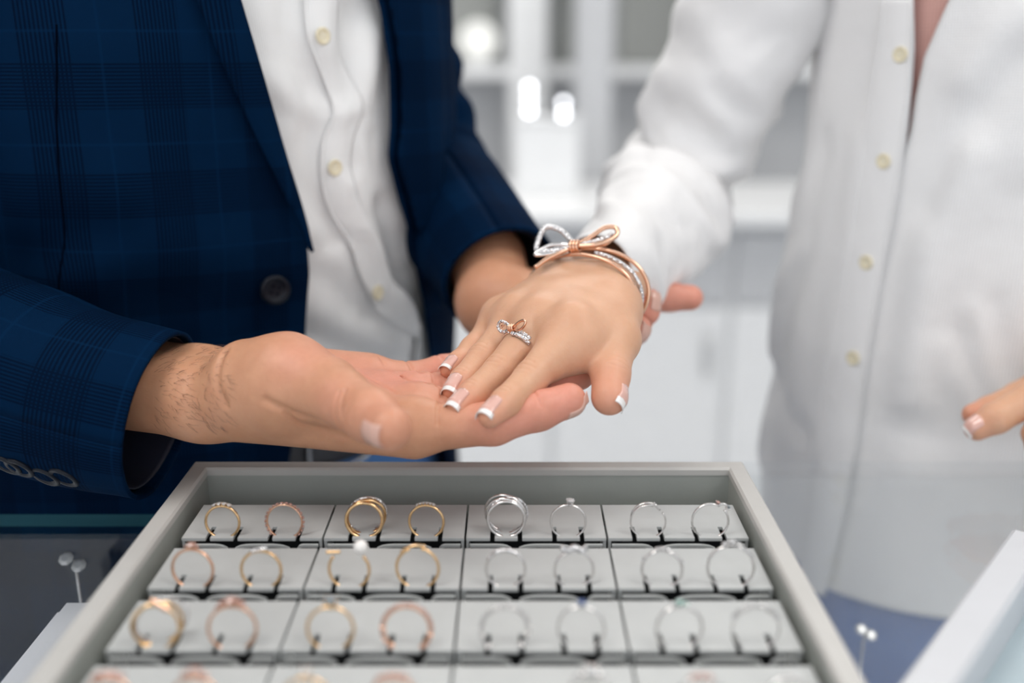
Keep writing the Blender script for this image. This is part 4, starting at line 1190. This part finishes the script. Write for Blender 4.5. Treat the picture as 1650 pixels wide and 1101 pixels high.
wire('bow_loop', [q1(.8, 0), q1(4, 2.4), q1(7.5, 3.8), q1(9.4, 3.2), q1(8.4, .8), q1(5, -1.4), q1(.8, -.8)], .00075, 'rose_gold', wr, n=44)
wire('bow_loop', [q1(-6.0, 1.2), q1(-7.4, .8), q1(-7.2, -.4)], .0006, 'rose_gold', wr, n=14)
for k in range(3):
    c0 = q1(-1.2 + 1.2 * k, -.2); t_ = np.linspace(0, 2 * math.pi, 15)[:-1]
    wire('knot_wrap', [c0 + .0018 * (math.cos(q) * nf + math.sin(q) * a_) for q in t_], .00062, 'rose_gold', wr, raw=True, closed=True, ns=6)
wire('knot_stem', [rc + nf * .0098, kc], .0012, 'rose_gold', wr, n=4)
# ================================================================== the man
MT_ = Torso([(0.55, -.22, .80, .170, .125), (0.90, -.250, .775, .215, .128), (1.02, -.238, .760, .200, .125), (1.15, -.212, .750, .174, .126), (1.27, -.222, .750, .182, .132),
             (1.38, -.235, .760, .195, .135), (1.47, -.240, .770, .185, .115), (1.53, -.240, .775, .12, .08)], 32, 0.95)
mn = empty('person', (-.21, .75, 0)); tag(mn, 'person in a navy checked blazer and white shirt offering an open palm', 'person')
mh = Body(); mh.carve_later = []
WF, WN = V(322, 618, .566), V(330, 648, .535)                # wrist: far side, near side
MI = [V(668, 690, .506), V(795, 683, .503), V(868, 662, .505), V(917, 645, .509)]
MM = [V(672, 664, .527), V(800, 650, .528), V(875, 625, .534), V(932, 603, .541)]
MR = [V(664, 640, .549), V(772, 622, .555), V(835, 606, .563), V(885, 594, .572)]
MP = [V(640, 620, .571), V(712, 600, .580), V(756, 586, .590), V(792, 574, .600)]
for J, rad in ((MI, (.0128, .0106, .0098, .0088)), (MM, (.013, .0108, .0098, .0090)), (MR, (.0125, .0102, .0094, .0084)), (MP, (.0115, .0095, .0086, .0076))):
    mh.finger(J, rad, k=.004)
nP = unit(np.cross(MI[0] - MP[0], MM[0] - (WF + WN) / 2)); nP = nP if nP[2] > 0 else -nP     # palm side
for J, w0, ra, rb in ((MI, WN, .0185, .0140), (MM, WN * .6 + WF * .4, .018, .0140), (MR, WF * .7 + WN * .3, .018, .0138), (MP, WF, .018, .0130)):
    mh.bone(w0, J[0] - nP * .001, ra, rb)
MFA = V(-80, 560, .60)
mh.bone(WF, MFA + np.array((0, .008, .002)), .0195, .026); mh.bone(WN, MFA + np.array((0, -.008, -.006)), .0195, .026)
mh.kp = .011
# heel of the thumb and thumb
mh.bone(V(402, 612, .520), V(462, 608, .512), .0208, .0205); mh.bone(V(462, 608, .512), V(530, 625, .498), .0200, .0150)
mh.bone(V(390, 640, .522), V(450, 640, .510), .0170, .0180)
mh.bone(V(430, 600, .560), V(590, 610, .572), .0150, .0130)        # little finger side of the palm
MTh = [V(495, 622, .503), V(550, 642, .486), V(598, 670, .466), V(627, 690, .452)]
mh.finger(MTh, (.0170, .0142, .0126, .0106), k=.004)
mh.bump(MI[0] + nP * .004, .010, .008); mh.bump(MM[0] + nP * .004, .010, .008)
# palm lines and finger creases
def pgroove(pts, r=.0006):
    out = []
    for (px, py, zc) in pts:
        p = V(px, py, zc) + nP * .03; q = mh.project(p, -nP)
        if q is not None: out.append(q)
    if len(out) > 1: mh.carve_later.append((catmull(out, len(out) * 3), r, .0012))
pgroove([(545, 596, .552), (580, 612, .540), (610, 632, .528), (640, 655, .515)], .0005)
pgroove([(612, 600, .570), (628, 622, .556), (655, 640, .540), (690, 652, .528)], .0005)
pgroove([(520, 590, .545), (560, 612, .525), (590, 630, .512)], .0005)
for J, t in ((MP, .30), (MR, .34), (MM, .34), (MI, .34)):
    c = J[0] * (1 - t) + J[1] * t; a = unit(J[1] - J[0]); n = unit(nP - a * nP.dot(a)); b = np.cross(a, n)
    pr = [mh.project(c + (n * math.cos(q) + b * math.sin(q)) * .02, -(n * math.cos(q) + b * math.sin(q))) for q in np.linspace(-1.1, 1.1, 6)]
    pr = [p for p in pr if p is not None]; mh.carve_later.append((pr, .0007, .0014))
    for jj in (1, 2):
        a = unit(J[jj + 1] - J[jj - 1]); n = unit(nP - a * nP.dot(a)); b = np.cross(a, n)
        pr = [mh.project(J[jj] + (n * math.cos(q) + b * math.sin(q)) * .016, -(n * math.cos(q) + b * math.sin(q))) for q in np.linspace(-1.0, 1.0, 5)]
        pr = [p for p in pr if p is not None]; mh.carve_later.append((pr, .0005, .0012))
tnm = unit(np.array((-.75, -.60, -.10)))
knuckle(mh, MTh[2], MTh[1], MTh[3], tnm, .0116, 3, .0035, 50, .0004)
def vgroove(pts, r=.0007, k=.0014):
    Q, ok = mh.project_many([CAM + ray(x, y) * .40 for x, y in pts], [ray(x, y) for x, y in pts], 0, .2); Q = Q[ok]
    if len(Q) > 1: mh.carve_later.append((catmull(Q, len(Q) * 4), r, k))
vgroove([(428, 645), (455, 658), (485, 670), (520, 682)], .0005, .004)
vgroove([(462, 668), (500, 688), (560, 706)], .0004, .003)
vgroove([(546, 632), (540, 652), (540, 672), (548, 690)], .0006, .002)
vgroove([(556, 628), (549, 650), (550, 674)], .0005, .002)
vgroove([(362, 566), (352, 590), (350, 620), (362, 650)], .0008, .004)
mh.carve = mh.carve_later
pc = (MI[0] + MP[0]) / 2
mh.red += [(pc + nP * .01, .030, .75), (V(560, 600, .545) + nP * .01, .030, .6), (V(470, 570, .51), .018, .25), (MTh[2], .014, .6), (MTh[3], .012, .75), (V(520, 600, .50), .014, .45), (V(545, 640, .475), .012, .5), (V(470, 585, .49), .012, .35)]
for J in (MI, MM, MR, MP): mh.red += [(J[1], .02, .75), (J[2], .02, .75), (J[3], .016, .9)]
v, f = mh.mesh(.00095); parts = [(v, f, mh.redness(v))]

# left hand, cupped under the woman's forearm
ml = Body(kp=.011); ml.carve_later = []
LWm = V(800, 488, .688); ml.bone(LWm, V(784, 420, .728), .0235, .028)
LA = [V(960, 490, .668), V(1030, 482, .672), V(1078, 479, .675), V(1112, 480, .676)]
LB = [V(960, 505, .652), V(1015, 522, .640), V(1040, 502, .632), V(1047, 484, .630)]
LC = [V(955, 520, .640), V(1000, 540, .625), V(1022, 535, .618), V(1030, 528, .616)]
LD = [V(940, 530, .632), V(970, 548, .622), V(985, 545, .618), V(990, 535, .616)]
for J, rad in ((LA, (.012, .0102, .0096, .0088)), (LB, (.012, .0098, .0084, .0072)), (LC, (.0115, .0092, .0082, .0074)), (LD, (.011, .0085, .0076, .0070))):
    ml.finger(J, rad, k=.004)
for J in (LA, LB, LC, LD): ml.bone(LWm, J[0], .022, .0125)
LTh = [V(840, 470, .70), V(890, 455, .715), V(930, 445, .722), V(960, 442, .726)]
ml.finger(LTh, (.014, .012, .0105, .009), k=.005)
ml.red += [(J[3], .022, .9) for J in (LA, LB, LC, LD)] + [(LA[2], .03, .9), (LWm, .03, .3)]
v, f = ml.mesh(.0014); parts.append((v, f, ml.redness(v)))
tb = Body(kp=.03)
tb.bone((-.215, .755, .90), (-.215, .752, 1.15), .070, .080); tb.bone((-.215, .752, 1.15), (-.235, .765, 1.36), .085, .09); tb.bone((-.24, .77, 1.38), (-.24, .77, 1.56), .062, .055)
SL = np.array((math.cos(R(32)), math.sin(R(32)), 0))
SHr = np.array((-.24, .77, 1.41)) - SL * .19 + np.array((0, -.02, 0)); SHl = np.array((-.24, .77, 1.41)) + SL * .12 + np.array((-.02, .05, 0))
ELr = np.array((-.50, .62, 1.145)); ELl = V(672, 262, .81)
tb.bone((-.24, .77, 1.42), SHr, .065, .055); tb.bone(SHr, ELr, .044, .034); tb.bone(ELr, MFA, .032, .026)
tb.bone((-.24, .77, 1.42), SHl, .065, .055); tb.bone(SHl, ELl, .046, .040); tb.bone(ELl, V(740, 356, .765), .036, .030); tb.bone(V(740, 356, .765), V(784, 420, .728), .030, .026)
v, f = tb.mesh(.007); parts.append((v, f, np.zeros(len(v))))
mb = body_mesh('body', parts, 'skin_man', mn)
fingernail(mh, MTh[2], MTh[3], tnm, .0118, .0130, -.006, ('nail_man',), mb, 0, .001)
nBk = -nP
fingernail(mh, MI[2], MI[3], unit(nBk + np.array((0, -.5, 0))), .0125, .0140, -.005, ('nail_man',), mb, 0, .001)
for J in (LB, LC):
    fingernail(ml, J[2], J[3], unit(np.array((.35, -.6, -.45))), .010, .011, -.004, ('nail_man',), mb, 0, .001)
# fine dark hairs on the wrist
hv = []
rng = random.Random(3)
RY = [ray(rng.uniform(246, 372), rng.uniform(556, 690)) for k in range(230)]
HP, HOK = mh.project_many([CAM + t_ * .47 for t_ in RY], RY, 0, .16)
for p in HP[HOK]:
    e_ = np.array([mh.d1(p + np.eye(3)[i] * .001) - mh.d1(p - np.eye(3)[i] * .001) for i in range(3)]); nn = unit(e_)
    dr = unit(np.array((1.0, 0, -.35)) + np.array([rng.uniform(-.5, .5) for _ in range(3)])); dr = unit(dr - nn * dr.dot(nn) * .8 + nn * .25)
    L = rng.uniform(.004, .009)
    hv.append(sweep([p - nn * .0003, p + dr * L * .5 + nn * .0004, p + dr * L], [.00007, .00006, .00002], 3))
v, f = merge(hv); ho = mesh('wrist_hair', v, f, mb, ('hair_dark',)); ho['kind'] = 'stuff'

# shirt
def MH(*p, off=0.0): return [MT_.hit(x, y, off) for x, y in p]
plk = [(492, -20), (498, 56), (523, 124), (535, 175), (520, 237), (520, 299), (535, 344), (560, 389), (572, 439), (597, 490), (622, 515), (655, 545), (668, 600), (672, 660)]
prk = [(543, -20), (546, 56), (566, 124), (578, 175), (563, 237), (563, 299), (580, 344), (606, 389), (619, 439), (643, 485), (668, 508), (692, 540), (700, 600), (702, 660)]
sf = [(MH(*[(x - 14, y) for x, y in plk[:8]]), .010, -.006), (MH((440, 130), (500, 175), (560, 185)), .010, .004), (MH((460, 330), (520, 380), (600, 470)), .012, .004),
      (MH((590, 30), (570, 110), (580, 190)), .012, -.006), (MH((620, 60), (590, 180), (620, 300)), .012, .007), (MH((610, 230), (630, 350), (660, 450)), .010, -.006),
      (MH((580, 300), (620, 400), (650, 500)), .010, .005), (MH((500, 480), (560, 530), (640, 560)), .014, .006), (MH((500, 540), (580, 572), (660, 590)), .010, -.006),
      (MH((470, 220), (500, 300), (505, 420)), .012, .003), (MH((650, 470), (670, 530), (668, 590)), .008, .008)]
shirt = panel('shirt', MT_, -1.3, 1.7, .985, 1.50, -.0105, 'shirt_white', mn, 170, 150, sf, .0012, [(12, .004, 2.0, (1, 1, .6)), (45, .0011, 6.0, (1, 1, 1))])
pk = strip('placket', MT_, plk, prk, -.0070, 'shirt_white', shirt, 150, 10, .0016, sf, .002, hitoff=-.008)
hp = [MT_.hit(x, y, -.008) for x, y in catmull(np.array(plk, float), 90)]
dsp = folds_disp(np.array([h_[0] for h_ in hp]), np.array([h_[1] for h_ in hp]), sf, .165)
wire('placket_seam', [MT_.pts(t, z, -.0062 + d_) for (t, z), d_ in zip(hp, dsp)], .0009, 'shirt_white', shirt, raw=True, ns=6)
for (bx, by) in ((518, 58), (537, 270), (599, 470)):
    th, z = MT_.hit(bx, by, -.006); d_ = float(folds_disp(np.array([th]), np.array([z]), sf, .165)[0])
    p = MT_.pts(th, z, -.0042 + d_); disc_button('button', p, MT_.pts(th, z, .02) - p, .0055, 'button_cream', shirt)

# blazer
bz = empty('blazer', (0, 0, 0)); bz.parent = mn; bz.location = (0, 0, 1.0)
JO = .006
roll = [(372, -30), (381, 0), (416, 120), (451, 240), (480, 330), (494, 395), (498, 440), (497, 500), (494, 560), (484, 640), (470, 720), (455, 800), (440, 900)]
e_r = [(q[0], q[1]) for q in MH(*roll, off=JO)]
e_r = [(e_r[0][0] - .18, 1.50)] + e_r + [(e_r[-1][0] - .02, .78)]
jf = [(MH((20, 200), (60, 330), (130, 430), off=JO), .03, .006), (MH((200, 330), (300, 420), (420, 460), off=JO), .030, .006), (MH((240, 470), (330, 480), (430, 500), off=JO), .02, -.005),
      (MH((40, 420), (100, 380), (200, 370), off=JO), .02, -.006), (MH((130, 60), (180, 220), (200, 380), off=JO), .03, .004)]
nzj = [(7, .005, 1.0, (1, 1, .6))]
pj = panel('front_panel', MT_, -3.3, e_r, .80, 1.50, JO, 'navy_check', bz, 150, 150, jf, .0022, nzj)
rr_in = [(604, -30), (617, 15), (632, 110), (634, 200), (630, 255), (648, 325), (672, 420), (687, 490), (696, 570), (705, 650), (725, 740), (735, 860)]
e_l = [(q[0], q[1]) for q in MH(*rr_in, off=JO)]
e_l = [(e_l[0][0] + .1, 1.50)] + e_l + [(e_l[-1][0], .78)]
panel('front_panel', MT_, e_l, 3.0, .80, 1.50, JO, 'navy_check', bz, 110, 120, (), .0022, nzj)
# lapels
lap_out = [(306, -30), (316, 0), (355, 100), (405, 210), (446, 295), (474, 352), (492, 398)]
lap_in = [(374, -30), (383, 0), (418, 120), (452, 240), (476, 320), (488, 365), (496, 404)]
strip('lapel', MT_, lap_out, lap_in, JO + .0065, 'navy_check', bz, 80, 10, .0022, [], .0025, hitoff=JO)
lap2_in = [(608, -30), (620, 15), (635, 110), (637, 200), (633, 255), (651, 325), (675, 420), (690, 490)]
lap2_out = [(690, -30), (696, 15), (702, 110), (704, 200), (702, 255), (700, 325), (698, 420), (696, 492)]
strip('lapel', MT_, lap2_in, lap2_out, JO + .0055, 'navy_check', bz, 80, 10, .0022, [], .002, hitoff=JO)
ds = [MT_.hit(x, y, JO) for x, y in catmull(np.array([(97, 40), (100, 200), (112, 330), (106, 480)], float), 50)]
dd = folds_disp(np.array([q[0] for q in ds]), np.array([q[1] for q in ds]), jf, .165)
P0 = np.array([MT_.pts(t, z, JO) for t, z in ds])
wire('dart_seam', [MT_.pts(t, z, JO + d_ + .0012 + float(noise_disp(np.array([MT_.pts(t, z, JO + d_)]), 7, .005, 1.0, (1, 1, .6))[0])) for (t, z), d_ in zip(ds, dd)], .0006, 'seam_dark', bz, raw=True, ns=5)
torso_button(MT_, 443, 467, JO + .007, .0098, 'button_navy', bz, thread='seam_dark')
# right sleeve
C1 = V(262, 668, .548)
def msl(s, a, p):
    d = .004 * mnoise.noise(Vector((p[0] * 10 + 7, p[1] * 10, p[2] * 10))) + .0015 * mnoise.noise(Vector((p[0] * 30, p[1] * 30, p[2] * 30)))
    return d + .004 * math.exp(-((s - .5) / .12) ** 2) * math.sin(s * 60 + a)
pth = [SHr + np.array((0, 0, .02)), (SHr + ELr) / 2, ELr, V(-120, 558, .585), V(40, 606, .560), V(150, 640, .550), C1]
sv = sleeve('sleeve', pth, [.085, .075, .064, .055, .0495, .0470, .0450], 'navy_check', bz, up=(0, -.4, 1), n=150, ns=64, disp=msl, thick=.0024, uvs=.6, u0=.02)
lin = sleeve('sleeve_lining', [V(40, 606, .560), V(150, 640, .550), C1 - unit(C1 - V(150, 640, .550)) * .004], [.049, .0455, .0425], 'lining', bz, up=(0, -.4, 1), n=30, ns=48, thick=.0006)
axs = unit(C1 - V(40, 606, .56))
for (bx, by) in ((42, 739), (72, 748), (103, 758), (137, 768)):
    # sewn along the seam on the underside of the sleeve
    t_ = .028 + .0125 * (137 - bx) / 33.0
    vw = unit(C1 - CAM); sd = unit(np.cross(axs, vw)); sd = sd if sd[2] < 0 else -sd; tc_ = unit(np.cross(sd, axs)); tc_ = tc_ if tc_.dot(vw) < 0 else -tc_
    dn = sd * math.cos(.45) + tc_ * math.sin(.45)
    if bx == 42: SVV = np.array([q.co for q in sv.data.vertices]) + np.array((sv.matrix_basis @ Vector((0, 0, 0))) ) * 0
    rel = world_of(sv); WV = SVV + np.array(rel.to_translation()); dv = WV - C1; m_ = np.abs(dv.dot(axs) + t_) < .003
    cand = WV[m_]; p = cand[np.argmax((cand - C1).dot(dn))] + dn * .0008
    disc_button('cuff_button', p, dn, .0085, 'button_navy', sv, thread='seam_dark')
# left sleeve
C2 = V(806, 450, .705)
sleeve('sleeve', [SHl + np.array((0, 0, .02)), (SHl + ELl) / 2, ELl, V(738, 352, .765), C2], [.070, .058, .052, .048, .0405], 'navy_check', bz, up=(0, -.4, 1), n=90, ns=48, disp=msl, thick=.0024, uvs=.6)
sleeve('sleeve_lining', [V(738, 352, .765), C2 - unit(C2 - V(738, 352, .765)) * .004], [.045, .0375], 'lining', bz, up=(0, -.4, 1), n=12, ns=40, thick=.0006)
# belt and jeans
jn = jeans(mn, MT_, -.215, .775, 'denim_man', .990, .17, .090, .090, -.016)
bt = panel('belt', MT_, -math.pi, math.pi, .966, 1.0, -.0105, 'belt', mn, 90, 6, (), .003)
th, z = MT_.hit(545, 700, -.012)
P_ = lambda dt, dz: MT_.pts(th + dt, .983 + dz, -.007)
wire('buckle', [P_(-.12, -.017), P_(.12, -.017), P_(.12, .017), P_(-.12, .017)], .0018, 'buckle', bt, n=32, closed=True)
